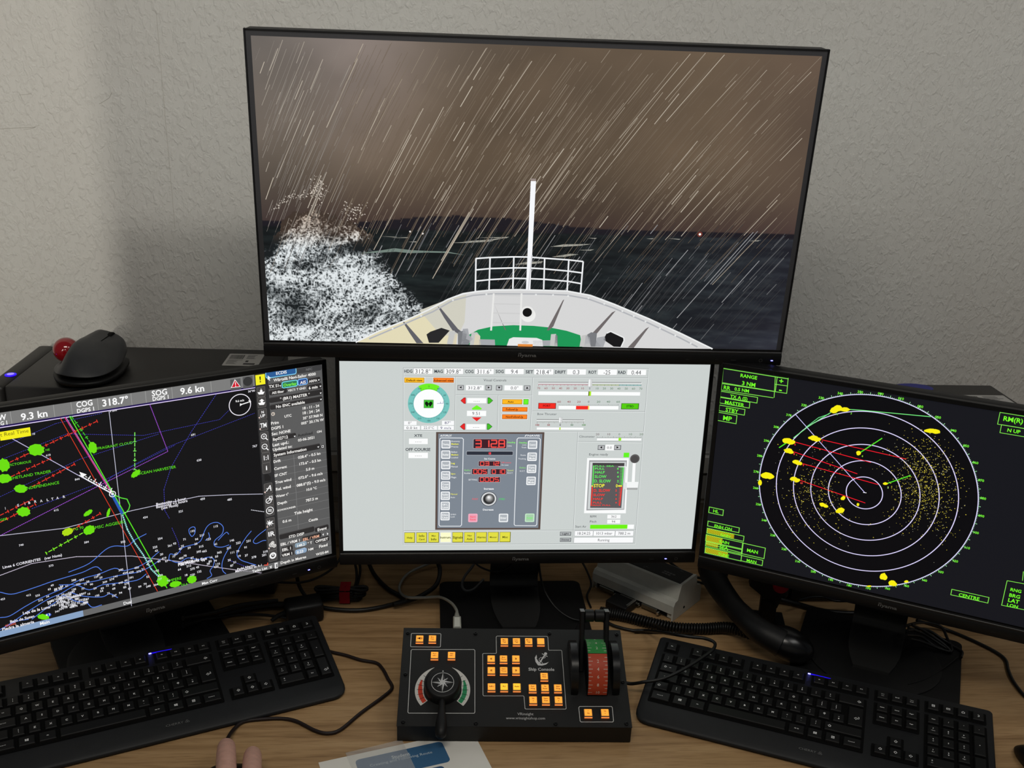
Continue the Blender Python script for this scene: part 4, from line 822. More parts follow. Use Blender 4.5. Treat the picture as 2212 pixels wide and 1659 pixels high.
    for s, x, y in (('I', 26, 1158), ('G', 106, 1140), ('I', 150, 1130), ('B', 176, 1124), ('R', 214, 1116), ('A', 252, 1112), ('L', 292, 1106), ('T', 322, 1100), ('A', 354, 1094), ('R', 394, 1086)): f.t(s, x + (5 if s == 'I' else 0), y, x + (9 if s == 'I' else 14), (230, 228, 236), 6, True, 15)
    f.zz = Z2
    for s, x, y, x1 in (('Vanishing -1', 1120, 196, 1240), ('File Mellaria Ene', 1118, 204, 1300), ('Pedal Altarito', 1490, 232, 1600), ('Mari.Chandes de A-1', 1478, 246, 1648), ('Laja de la Luna', 142, 508, 314), ('Bajo de Susan', 62, 562, 216), ('Piedra la almeria', 12, 610, 214)): f.t(s, x, y, x1, (240, 238, 244), 6, True)
    f.t('40,000', 30, 588, 100, (236, 110, 84), 7); f.c(300, 520, 22, (36, 80, 190), 4, 14); f.t('4 3', 288, 520, 316, wh, 6, True)
    f.l([(1660, 205), (1682, 204), (1682, 190)], 6, (230, 80, 60), 6)
    onscreen(f, 'ship_names', 'L')
    f = px('L', (540, 770, 3.385)); f.g([(128, 138), (154, 158), (140, 162), (147, 174), (140, 176), (134, 166), (128, 172)], (230, 246, 255), 8); onscreen(f, 'mouse_pointer', 'L')
chart_screen()
# ---------------------------------------------------------------- top screen: ship's bow in a storm
def vn(X, Y, seed):
    g = np.random.RandomState(seed).rand(256, 256); xi = np.floor(X).astype(int); yi = np.floor(Y).astype(int); u = X - xi; v = Y - yi
    u = u * u * (3 - 2 * u); v = v * v * (3 - 2 * v); a = lambda i, j: g[(yi + j) % 256, (xi + i) % 256]
    return (a(0, 0) * (1 - u) + a(1, 0) * u) * (1 - v) + (a(0, 1) * (1 - u) + a(1, 1) * u) * v
def fbm(X, Y, seed, o=4):
    s = 0; t = 0
    for k in range(o): s = s + vn(X * 2 ** k, Y * 2 ** k, seed + k) / 2 ** k; t += 1 / 2 ** k
    return s / t
def lerp(a, b, t): t = np.clip(t, 0, 1)[..., None]; return np.array(a, float) * (1 - t) + np.array(b, float) * t
def grid_picture(name, k, x0, x1, z0, z1, nx, ny, fn, layer):
    """a fine grid of coloured cells on a screen (the picture it shows)"""
    xs = np.linspace(x0, x1, nx + 1); zs = np.linspace(z1, z0, ny + 1)
    Xv, Zv = np.meshgrid(xs, zs); vs = np.stack([Xv.ravel(), np.full(Xv.size, -layer * 0.00004), Zv.ravel()], 1)
    idx = np.arange((nx + 1) * (ny + 1)).reshape(ny + 1, nx + 1)
    keep, col = fn(Xv, Zv)
    q = np.stack([idx[:-1, :-1], idx[1:, :-1], idx[1:, 1:], idx[:-1, 1:]], -1).reshape(-1, 4)
    if keep is not None: kk = (keep[:-1, :-1] | keep[1:, 1:]).reshape(-1); q = q[kk]
    me = bpy.data.meshes.new(name); me.from_pydata(vs.tolist(), [], q.tolist())
    c = np.clip(col.reshape(-1, 3) / 255.0, 0, 1); c = np.where(c <= 0.04045, c / 12.92, ((c + 0.055) / 1.055) ** 2.4)
    ca = me.color_attributes.new('Col', 'FLOAT_COLOR', 'POINT'); ca.data.foreach_set('color', np.concatenate([c, np.ones((len(c), 1))], 1).astype(np.float32).ravel())
    return obj(name, me, 'lit_pixels', SCREEN[k], (0, -0.0003, 0))
def storm_screen():
    w, h = A32; T1, T2 = (500, 370, 3.3515), (1000, 370, 2.765); PX = (0, 0, 1.0); rnd = random.Random(3)
    f = px('T', PX); hz = f.p(1106, 500)[1]
    def back(X, Z):
        u = X / w + 0.5; v = 0.5 - Z / h                       # 0..1 from the left, from the top
        hv = 0.5 - hz / h
        n = fbm(u * 5, v * 4, 7, 4)
        sky = lerp((112, 105, 99), (93, 78, 62), (u * 2.2 + v * 1.3) * 0.9)
        sky = lerp((0, 0, 0), (1, 1, 1), np.ones_like(u)) * sky
        glow = np.exp(-((u - 0.20) / 0.12) ** 2 - ((v - 0.0) / 0.42) ** 2)
        sky = sky + glow[..., None] * np.array([22, 21, 24])
        sky = sky * (0.80 + 0.36 * n)[..., None]
        dark = np.clip((v - 0.32) / (hv - 0.32), 0, 1); sky = sky * (1 - 0.42 * dark ** 1.5)[..., None] + (dark ** 3)[..., None] * np.array([6, 0, 6])
        fade = np.clip((u - 0.80) / 0.2, 0, 1); sky = sky + fade[..., None] * np.array([6, 4, 6])
        m = fbm(u * 26, v * 90, 21, 4); sea = lerp((14, 20, 22), (34, 42, 42), (m - 0.35) * 2.0)
        sea = sea * (0.75 + 0.3 * np.clip(fbm(u * 7, v * 22, 31, 3) * 2 - 0.5, 0, 1))[..., None]
        sea = lerp((0, 0, 0), (1, 1, 1), np.ones_like(u)) * sea + np.clip((u - 0.55) / 0.45, 0, 1)[..., None] * np.array([16, 12, 18])
        lift = np.clip((v - 0.85) / 0.15, 0, 1) * np.clip((u - 0.7) / 0.3, 0, 1); sea = sea + lift[..., None] * np.array([16, 16, 18])
        hill = hv - 0.012 - 0.028 * np.exp(-((u - 0.44) / 0.13) ** 2) - 0.018 * np.exp(-((u - 0.3) / 0.10) ** 2) - 0.006 * fbm(u * 14, v * 0, 3, 3)
        land = np.ones(u.shape + (3,)) * np.array([24, 21, 28]); out = np.where((v > hill)[..., None], land, sky)
        b = np.clip((v - hv) / 0.006, 0, 1)[..., None]; out = out * (1 - b) + sea * b
        return None, out
    grid_picture('storm_sky_and_sea', 'T', -w / 2, w / 2, -h / 2, h / 2, 360, 200, back, 1)
    # wave crests
    f = px('T', T1)
    for pts in ([(930, 592), (1080, 572), (1180, 556), (1300, 570), (1420, 576), (1560, 580), (1690, 606), (1560, 590), (1420, 588), (1290, 592), (1190, 582), (1080, 588)],): f.g(pts, (112, 128, 120), 3)
    for pts in ([(1590, 518), (1760, 506), (1900, 500), (1880, 508), (1700, 518)], [(1160, 482), (1280, 476), (1276, 482)], [(1080, 470), (1200, 474), (1190, 478)], [(1780, 480), (2010, 474), (1990, 484)], [(1280, 510), (1340, 506), (1340, 514)]): f.g(pts, (150, 148, 138), 3)
    f.zz = T2
    for pts in ([(520, 450), (600, 436), (772, 434), (700, 444), (600, 450)], [(690, 470), (784, 466), (760, 474)], [(530, 510), (640, 492), (690, 496), (600, 512)], [(308, 556), (370, 542), (480, 536), (470, 548), (380, 556)], [(0, 418), (130, 410), (272, 394), (190, 410), (90, 420)], [(750, 398), (800, 398), (790, 404)], [(1096, 402), (1140, 400), (1130, 405)], [(1704, 416), (1780, 411), (1760, 418)], [(1222, 400), (1300, 404), (1290, 408)]): f.g(pts, (158, 156, 146), 3)
    for x, y in ((1294, 436), (1384, 450)): f.zz = T1; f.c(x, y, 7, (255, 250, 245), 4)
    f.zz = T2; f.c(1415, 376, 7, (255, 252, 245), 4); f.c(1415, 376, 16, (110, 50, 40), 3)
    onscreen(f, 'wave_crests', 'T')
    # spray
    f = px('T', PX); a = f.p(568, 372); b = f.p(975, 742)
    ax, az = f.p(570, 372); bx, bz = f.p(975, 755)
    PXY = []
    def spray(X, Z):
        # photo-like crop coordinates from the screen's own coordinates
        sx = (X - ax) / (bx - ax); sy = (az - Z) / (az - bz)           # 0..1 in the spray window
        top = np.interp(sx, [0, 0.06, 0.12, 0.2, 0.27, 0.32, 0.37, 0.45, 0.55, 0.62, 0.7, 0.8, 0.93, 1.0], [0.40, 0.30, 0.20, 0.19, 0.16, 0.20, 0.21, 0.24, 0.30, 0.42, 0.56, 0.66, 0.80, 1.0])
        d = sy - top
        dens = np.clip(d / 0.16, -1, 1.0)
        n1 = fbm(sx * 60, sy * 56, 41, 3); wx = fbm(sx * 9, sy * 9, 51, 2) * 8
        rid = 1 - np.abs(2 * vn(sx * 72 + wx, sy * 66 - wx * 0.6, 61) - 1); rid2 = 1 - np.abs(2 * vn(sx * 118 - wx, sy * 108 + wx, 71) - 1)
        tex = np.clip(0.55 * rid ** 1.6 + 0.55 * rid2 ** 1.8, 0, 1.1)
        big = fbm(sx * 7 + sy * 2, sy * 12, 81, 4)
        hole = np.clip(1.0 - np.exp(-((sx - 0.12) / 0.13) ** 2 - ((sy - 0.74) / 0.10) ** 2) * 0.62 * (0.6 + 0.8 * big), 0, 1) * np.clip(1.1 - 0.9 * np.exp(-((sx - 0.50) / 0.10) ** 2 - ((sy - 0.40) / 0.05) ** 2), 0, 1)
        val = tex * (0.45 + 1.25 * (big - 0.22)) * hole
        thr = np.where(d < 0.16, 0.62 - 0.46 * np.clip(d / 0.16, 0, 1), 0.16)
        k = np.clip((val - thr) / 0.42, 0, 1) ** 0.75 * np.clip(dens * 3, 0, 1)
        left = np.clip((0.9 - sx) * 2, 0, 1)
        warm = np.clip((0.42 - sy) / 0.2, 0, 1)
        bg = lerp((22, 27, 29), (62, 50, 42), np.clip((0.40 - sy) / 0.08, 0, 1)); tgt = lerp((226, 232, 234), (214, 196, 178), warm)
        col = bg * (1 - k[..., None]) + tgt * k[..., None]
        keep = (d > -0.005 + 0.05 * n1)
        return keep, col
    grid_picture('sea_spray', 'T', -w / 2, bx, -h / 2, az, 330, 300, spray, 2)
    f = px('T', T1)
    for _ in range(260):      # flung drops
        u = rnd.random()
        if u < 0.4: x, y = rnd.gauss(632, 26), rnd.gauss(130, 44)
        elif u < 0.7: t = rnd.random(); x, y = 280 + t * 330 + rnd.gauss(0, 10), 280 - 30 * math.sin(t * 3) - t * 130 + rnd.gauss(0, 16)
        else: x, y = rnd.gauss(880, 50), rnd.gauss(310, 40)
        s = rnd.uniform(2, 6); f.g([(x - s, y), (x, y - s * 1.2), (x + s, y + 1), (x + 1, y + s)], (206, 196, 184), 4)
    onscreen(f, 'flung_drops', 'T')
    # rain
    f = px('T', PX)
    for n in range(1900):
        x, y = rnd.uniform(545, 1775), rnd.uniform(78, 752); s = 0.36 + 0.62 * max(0.0, (x - 600) / 1150) + rnd.uniform(-0.03, 0.03); L = rnd.choice((30, 45, 60, 90, 130, 170)) * rnd.uniform(0.6, 1.2)
        x2, y2 = x - s * L, y + L
        e = 545 + (y2 - 76) * 0.064; e1 = 1776 - (y - 119) * 0.162
        if x2 < e + 2 or x > e1 - 2 or y2 > 742 or y < 80 + (x - 542) * 0.035: continue
        if y2 > 600 and x < 1000: continue
        up = y < 480; v = rnd.random() ** 5; base = np.array((104, 90, 75) if up else (50, 51, 53)); tip = np.array((190, 180, 164) if up else (158, 158, 160))
        if x < 760 and up: base = np.array((126, 119, 112))
        f.l([(x, y), (x2, y2)], 0.5 + 0.3 * rnd.random() + 1.0 * v, tuple(base * (1 - v) + tip * v), 5)
    o = onscreen(f, 'rain_streaks', 'T'); o['kind'] = 'stuff'
    # the bow
    f = px('T', T2)
    cream, white, grey = (226, 218, 184), (214, 214, 214), (150, 152, 156)
    f.g([(-640, 1020), (-500, 950), (-330, 884), (-200, 824), (-90, 762), (0, 728), (90, 714), (180, 706), (340, 706), (480, 710), (620, 712), (760, 738), (900, 790), (1110, 878), (1310, 970), (1490, 1060), (1200, 1058), (600, 1046), (0, 1034), (-400, 1024)], white, 6)
    f.g([(-640, 1020), (-500, 950), (-330, 884), (-150, 800), (-60, 770), (-90, 1032), (-400, 1025)], cream, 7)
    f.g([(-260, 830), (-80, 760), (20, 735), (10, 900), (-30, 980), (-130, 980)], (208, 206, 192), 8)
    f.l([(-640, 1020), (-500, 952), (-330, 884), (-200, 824), (-90, 764), (0, 730), (90, 716), (180, 708), (340, 706), (480, 710), (620, 714), (760, 740), (900, 792), (1110, 880), (1310, 972), (1490, 1060)], 9, (236, 238, 238), 12)
    f.l([(-560, 1000), (-320, 898), (-180, 838), (-60, 770), (60, 740), (180, 730), (480, 732), (620, 738), (750, 762), (900, 816), (1110, 906), (1300, 996), (1400, 1048)], 9, (178, 180, 184), 11)
    for x, y in ((-420, 938), (-250, 862), (-60, 768), (140, 734), (436, 736), (538, 738), (628, 744), (750, 756), (844, 790), (952, 834), (1020, 864), (1090, 896), (1176, 938), (1268, 980), (1360, 1026)): f.c(x, y, 6, (228, 230, 230), 12)
    f.g([(0, 1034), (20, 985), (90, 945), (180, 925), (300, 918), (420, 922), (520, 932), (620, 952), (700, 978), (712, 1048), (400, 1042)], (28, 150, 86), 9)
    for pts in ([(605, 764), (596, 770), (500, 948), (512, 950), (540, 925)], [(912, 832), (890, 842), (772, 966), (800, 968)], [(1112, 928), (1090, 940), (984, 1052), (1020, 1054)], [(186, 790), (250, 945), (258, 948), (236, 905)]): f.g(pts, (110, 104, 104), 10)
    f.zz = T1
    for pts in ([(1492, 976), (1512, 985), (1640, 1140), (1720, 1200), (1690, 1205), (1600, 1150), (1540, 1060)], [(1234, 1078), (1260, 1096), (1390, 1244), (1340, 1244), (1290, 1170)]): f.g(pts, (96, 96, 102), 10)
    f.g([(1412, 1180), (1440, 1160), (1520, 1132), (1580, 1152), (1500, 1240), (1430, 1240)], (38, 38, 40), 10)
    f.zz = T2
    f.g([(858, 966), (882, 955), (960, 992), (962, 1010), (944, 1048), (900, 1046), (838, 1004)], (20, 20, 22), 13); f.l([(858, 966), (882, 955), (960, 992), (962, 1010), (944, 1048)], 7, (236, 238, 238), 14)
    f.c(390, 858, 44, (238, 238, 236), 10); f.c(384, 842, 40, (232, 232, 230), 11); f.c(384, 842, 28, (14, 14, 14), 12)
    # ladder
    for x0, x1 in ((184, 168), (350, 342)): f.l([(x0, 728), (x1, 950)], 11, (232, 232, 230), 13)
    for y in (738, 790, 845, 902): f.l([(184 - (y - 730) * 0.06, y), (350 - (y - 730) * 0.04, y + 4)], 8, (206, 206, 206), 12)
    # winches and hatch
    g1, g2, g3 = (196, 196, 194), (166, 168, 172), (120, 122, 126)
    f.g([(262, 1040), (276, 1000), (300, 990), (440, 994), (474, 1006), (478, 1044)], (232, 232, 232), 13); f.r(328, 1030, 416, 1046, (230, 140, 60), 14); f.c(372, 1020, 22, (200, 202, 204), 14, 9)
    for pts, cl in (([(40, 1036), (52, 962), (84, 960), (104, 985), (98, 1036)], g1), ([(64, 1036), (74, 970), (100, 978), (108, 1036)], (224, 212, 178)), ([(98, 1002), (190, 1004), (192, 1038), (96, 1036)], g2), ([(-96, 1030), (-80, 955), (-52, 950), (-36, 972), (-50, 1032)], g1), ([(-62, 1032), (-48, 968), (-34, 976), (-40, 1032)], (224, 212, 178)), ([(-30, 1034), (-30, 960), (10, 948), (24, 970), (18, 1000), (40, 1010), (36, 1034)], g3), ([(-10, 1034), (0, 940), (30, 938), (36, 975), (60, 1000), (30, 1034)], g2),
                    ([(418, 1010), (522, 1008), (524, 1042), (420, 1042)], g2), ([(518, 1042), (526, 972), (556, 970), (564, 1044)], g1), ([(546, 1044), (552, 974), (564, 980), (566, 1044)], g3), ([(696, 1046), (708, 980), (744, 974), (764, 1046)], g1), ([(724, 1046), (734, 978), (756, 990), (764, 1046)], g2), ([(740, 975), (766, 960), (800, 966), (796, 1010), (826, 1046), (764, 1046)], g3), ([(790, 1046), (800, 992), (846, 984), (852, 1010), (838, 1048)], g2)): f.g(pts, cl, 13)
    # rails and staff
    wr = (238, 240, 242)
    rails = [[(78, 520), (160, 514), (300, 510), (390, 511), (488, 518), (630, 528), (718, 538)], [(76, 588), (160, 580), (300, 576), (390, 576), (488, 582), (630, 595), (712, 606)], [(74, 655), (160, 646), (300, 638), (390, 640), (486, 644), (626, 656), (706, 670)]]
    for r_ in rails: f.l(r_, 9, wr, 14)
    for a, b in (((78, 518), (74, 716)), ((162, 514), (156, 706)), ((304, 510), (298, 700)), ((488, 518), (482, 704)), ((632, 528), (622, 714)), ((718, 538), (702, 726))): f.l([a, b], 9, wr, 14)
    f.g([(405, 58), (436, 58), (402, 708), (376, 708)], (246, 247, 250), 15); f.g([(405, 42), (436, 44), (436, 58), (405, 58)], (150, 136, 130), 15); f.l([(412, 500), (390, 706)], 8, (214, 214, 218), 16)
    onscreen(f, 'ship_bow', 'T')
storm_screen()
# ---------------------------------------------------------------- keyboards
UK = 0.01905
LEG = (232, 232, 232)
def key_mesh(wu, hu=1.0):
    w, h = wu * UK - 0.0028, hu * UK - 0.0028; b = 0.0014
    vs = [(-w / 2, -h / 2, -0.0055), (w / 2, -h / 2, -0.0055), (w / 2, h / 2, -0.0055), (-w / 2, h / 2, -0.0055)]
    for k, z in ((b * 0.8, -0.0010), (b * 1.5, 0.0)): vs += [(-w / 2 + k, -h / 2 + k, z), (w / 2 - k, -h / 2 + k, z), (w / 2 - k, h / 2 - k * 0.7, z), (-w / 2 + k, h / 2 - k * 0.7, z)]
    fs = [(8, 9, 10, 11)] + [(a + q, a + (q + 1) % 4, a + 4 + (q + 1) % 4, a + 4 + q) for a in (0, 4) for q in range(4)]
    return MB().add(vs, fs).mesh('key')
KEYS = []   # (c, r, width, height, legend kind, text)
def kk(c, r, t, w=1.0, h=1.0): KEYS.append((c, r, w, h, t))
kk(0, -2.35, 'Esc')
for i in range(4): kk(2 + i, -2.35, 'F%d' % (i + 1)); kk(6.56 + i, -2.35, 'F%d' % (i + 5)); kk(11.1 + i, -2.35, 'F%d' % (i + 9))
for i, t in enumerate(('Print\nScrn', 'Scroll', 'Pause\nBreak')): kk(15.6 + i, -2.3, t)
for i, t in enumerate(('#calc', '#mail', '#home', '#moon')): kk(19.06 + i, -2.34, t)
for i, t in enumerate(('¬\n`', '!\n1', '"\n2', '£\n3', '$\n4', '%\n5', '^\n6', '&\n7', '*\n8', '(\n9', ')\n0', '_\n-', '+\n=')): kk(i, -1, t)
kk(13.5, -1, '#bksp', 2.0)
kk(0.25, 0, '#tab', 1.5)
for i, t in enumerate('QWERTYUIOP'): kk(1.5 + i, 0, t)
kk(11.5, 0, '{\n['); kk(12.5, 0, '}\n]'); kk(13.875, 0.5, '#enter', 1.25, 2.0)
kk(0.375, 1, 'Caps Lock', 1.75)
for i, t in enumerate('ASDFGHJKL'): kk(1.75 + i, 1, t)
kk(10.75, 1, ':\n;'); kk(11.75, 1, '@\n\''); kk(12.75, 1, '~\n#')
kk(0.125, 2, '#shift', 1.25); kk(1.25, 2, '|\n\\')
for i, t in enumerate('ZXCVBNM'): kk(2.25 + i, 2, t)
kk(9.25, 2, '<\n,'); kk(10.25, 2, '>\n.'); kk(11.25, 2, '?\n/'); kk(13.125, 2, '#shift', 2.75)
kk(0.3, 3, 'Control', 1.6); kk(1.72, 3, '#win', 1.25); kk(3.0, 3, 'Alt', 1.3); kk(6.52, 3, '', 5.74); kk(10.03, 3, 'Alt Gr', 1.3); kk(11.29, 3, '#win', 1.22); kk(12.5, 3, '#menu', 1.2); kk(13.8, 3, 'Control', 1.4)
for i, t in enumerate(('Insert', 'Home', 'Page+')): kk(15.61 + i, -1, t)
for i, t in enumerate(('Delete', 'End', 'Page-')): kk(15.62 + i, 0, t)
kk(16.63, 2, '#up'); kk(15.64, 3, '#left'); kk(16.64, 3, '#down'); kk(17.62, 3, '#right')
for i, t in enumerate(('Num', '/', '*', '-')): kk(19.07 + i, -1, t)
for j, row in enumerate((('7\nHome', '8\n^', '9\nPage+'), ('4\n<', '5', '6\n>'), ('1\nEnd', '2\n#dn', '3\nPage-'))):
    for i, t in enumerate(row): kk(19.05 + i, j, t)
kk(22.07, 0.5, '+', 1.0, 2.0); kk(22.07, 2.5, '#enter', 1.0, 2.0); kk(19.55, 3, '0\nIns', 2.0); kk(21.07, 3, 'Del')
_km = {}; _lm = {}
def legend_flat(t, w, h):
    f = Flat(); c = LEG
    def arrow(dx, dy, s=0.0021, cx=0.0, cy=0.0):
        px_, py_ = -dy, dx; pts = [(dx * s, dy * s), (px_ * s, py_ * s), (px_ * s * .45, py_ * s * .45), (px_ * s * .45 - dx * s * .8, py_ * s * .45 - dy * s * .8), (-px_ * s * .45 - dx * s * .8, -py_ * s * .45 - dy * s * .8), (-px_ * s * .45, -py_ * s * .45), (-px_ * s, -py_ * s)]
        f.line([(cx + a, cy + b) for a, b in pts], 0.0005, c, 1, True)
    if t == '#up' or t == '#shift': arrow(0, 1, 0.0021, -w * UK / 2 + 0.0085 if w > 1 else 0)
    elif t == '#down': arrow(0, -1)
    elif t == '#left' or t == '#bksp':
        arrow(-1, 0, 0.0021, 0.010 if w > 1 else 0)
        if w > 1: f.line([(0.0108, 0.0008), (0.0126, -0.0008)], 0.0005, c, 1)
    elif t == '#right': arrow(1, 0)
    elif t == '#tab': arrow(1, 0, 0.0018, -0.005); f.text('tab', 0.0005, 0, h=0.0017, col=c, layer=1)
    elif t == '#enter':
        y = -0.004 if w > 1 else -0.009; arrow(-1, 0, 0.0022, 0.0005, y); f.line([(0.002, y), (0.0044, y), (0.0044, y + 0.003), (0.003, y + 0.003)], 0.0006, c, 1)
    elif t == '#win':
        for a in (-0.0012, 0.0012):
            for b in (-0.001, 0.001): f.rect(a - 0.0010, b - 0.0008, a + 0.0010, b + 0.0008, c, 1)
    elif t in ('#menu', '#calc', '#mail', '#home', '#moon'):
        if t == '#menu' or t == '#calc': f.line([(-0.0017, -0.0017), (0.0017, -0.0017), (0.0017, 0.0017), (-0.0017, 0.0017)], 0.0006, c, 1, True); [f.rect(-0.0011, q - 0.0002, 0.0011, q + 0.0002, c, 1) for q in (-0.0008, 0.0, 0.0008)]
        elif t == '#mail': f.line([(-0.0022, -0.0013), (0.0022, -0.0013), (0.0022, 0.0013), (-0.0022, 0.0013)], 0.0005, c, 1, True); f.line([(-0.0022, 0.0013), (0, -0.0002), (0.0022, 0.0013)], 0.0004, c, 1)
        elif t == '#home': f.line([(-0.0019, 0.0), (0, 0.0018), (0.0019, 0.0), (0.0015, -0.0016), (-0.0015, -0.0016)], 0.0006, c, 1, True)
        else: f.line([(-0.0008, 0.0016), (0.001, 0.001), (0.0013, -0.0004), (0.0004, -0.0015), (-0.001, -0.0016)], 0.0007, c, 1)
    elif t == 'Caps Lock' or t == 'Control': f.text(t, -0.0055, 0, width=0.0085, h=0.0015, col=c, layer=1)
    elif '\n' in t:
        a, b = t.split('\n'); x0 = 0.0 if len(b) < 3 and len(a) < 3 else -0.001
        xx = -w * UK / 2 + 0.0085 if w > 1 else 0.0
        big = len(a) < 3
        f.text(a, xx, 0.0017 if big else 0.0012, h=0.0022 if big else 0.0014, col=c, layer=1, align='c', bold=big)
        if b == '#dn': f.poly([(-0.0012, -0.0012), (0.0012, -0.0012), (0, -0.0028)], c, 1)
        else: f.text(b, xx, -0.0019, h=0.0022 if len(b) < 3 else 0.0014, col=c, layer=1, align='c', bold=len(b) < 3)
    elif len(t) == 1: f.text(t, 0, 0.0, h=0.0030 if t.isalpha() else 0.0022, col=c, layer=1, align='c', bold=True)
    elif t: f.text(t, 0, 0.0, h=0.0016, col=c, layer=1, align='c', bold=True)
    return f
def keyboard(label, loc, yaw):
    t = thing('keyboard', label, 'keyboard', (loc[0], loc[1], 0), yaw, 'black keyboards')
    hl, hr = (0, 0, 0.0275), (math.radians(9.3), 0, 0)
    # wedge body: thin slab, rounded front corners, sloped front lip
    x0, x1, y0, y1 = -0.174, 0.2875, -0.0885, 0.0845
    pl = []
    for cx, cy, a, r in ((x1 - 0.006, y1 - 0.006, 0, 0.006), (x0 + 0.006, y1 - 0.006, 90, 0.006), (x0 + 0.02, y0 + 0.02, 180, 0.02), (x1 - 0.02, y0 + 0.02, 270, 0.02)):
        for k in range(6): q = math.radians(a + 18 * k); pl.append((cx + r * math.cos(q), cy + r * math.sin(q)))
    n = len(pl); cxm, cym = (x0 + x1) / 2, (y0 + y1) / 2
    def inset(d): return [(cxm + (p[0] - cxm) * (1 - d / 0.23), cym + (p[1] - cym) * (1 - d / 0.0865)) for p in pl]
    rings = [(inset(0.004), lambda y: -0.0132), (inset(0.0), lambda y: -0.0105), (inset(0.0), lambda y: -0.0078 if y < -0.06 else -0.0066), (inset(0.0022), lambda y: -0.0056 if y < -0.06 else -0.0045)]
    vs = [(p[0], p[1], fn(p[1])) for pp, fn in rings for p in pp]
    fs = [tuple(range(n))[::-1], tuple(range(3 * n, 4 * n))] + [(a * n + i, a * n + (i + 1) % n, (a + 1) * n + (i + 1) % n, (a + 1) * n + i) for a in range(3) for i in range(n)]
    body = obj('body', MB().add(vs, fs), 'keyboard_body', t, hl, hr, 50)
    def X(c): return (c - 8) * UK
    def Y(r): return -(r - 0.94) * UK
    for c0, c1, r0, r1 in ((-0.56, 14.56, -1.56, 3.56), (-0.56, 0.56, -2.9, -1.8), (1.44, 5.56, -2.9, -1.8), (6.0, 10.12, -2.9, -1.8), (10.54, 14.66, -2.9, -1.8), (15.04, 18.16, -2.86, -1.76), (15.06, 18.18, -1.56, 0.56), (16.08, 17.18, 1.44, 2.5), (15.08, 18.18, 2.44, 3.56), (18.5, 22.62, -2.9, -1.8), (18.5, 22.62, -1.56, 3.56)):
        obj('key_well', MB().prism(rrect(X(c0), Y(r1), X(c1), Y(r0), 0.001, 2), -0.0046, -0.0043), 'key_well', t, hl, hr)
    ct, st = math.cos(hr[0]), math.sin(hr[0])
    for c, r, w, h, tx in KEYS:
        if (w, h) not in _km:
            _km[(w, h)] = key_mesh(w, h); _km[(w, h)].materials.append(MATS['keycap'])
        a, b = X(c), Y(r)
        k = obj('key', _km[(w, h)], None, t, (a, b * ct, 0.0275 + b * st), hr)
        if tx:
            kid = (tx, w, h)
            if kid not in _lm:
                fl = legend_flat(tx, w, h); o = fl.build('legend', 'print', k, 'z', (0, 0, 0.00006)); _lm[kid] = o.data
            else: obj('legend', _lm[kid], None, k, (0, 0, 0.00006))
    f = Flat(); f.text('CHERRY', X(10.36), Y(4.5), width=0.0225, h=0.0036, col=(108, 108, 108), layer=1)
    cx, cy = X(11.8), Y(4.5)
    for dx, dy in ((-0.0013, -0.001), (0.0013, -0.001), (0, 0.0012)): f.ring((cx + dx, cy + dy), 0.0012, 0.0005, (108, 108, 108), 1, 12)
    f.build('logo_lettering', 'print', t, 'z', (0, 0, 0), hr).location = (0, 0.0052 * st, 0.0275 - 0.0048)
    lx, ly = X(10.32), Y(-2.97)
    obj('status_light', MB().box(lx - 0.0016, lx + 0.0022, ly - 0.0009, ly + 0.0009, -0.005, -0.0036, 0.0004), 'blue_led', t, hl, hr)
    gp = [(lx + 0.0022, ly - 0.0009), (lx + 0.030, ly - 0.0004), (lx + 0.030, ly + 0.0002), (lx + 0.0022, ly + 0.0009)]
    obj('led_glow_streak', MB().prism(gp, -0.0046, -0.0040), 'blue_glow', t, hl, hr)  # glow of the status LED along the body, put in as an emissive strip
    for x in (-0.14, 0.25): obj('foot', MB().box(x - 0.012, x + 0.012, 0.066, 0.076, 0.0, 0.031, 0.001), 'black_plastic', t)
    return t
pR, pL = atz(*(1600.0, 1480.0), 0), None
keyboard('black keyboard lying in front of the radar monitor, cable across its left end', (0.4642, 1.1613), math.radians(-23.53))
keyboard('black keyboard lying in front of the sea chart monitor, cut by the left edge', (-0.4207, 1.1856), math.radians(21.89))

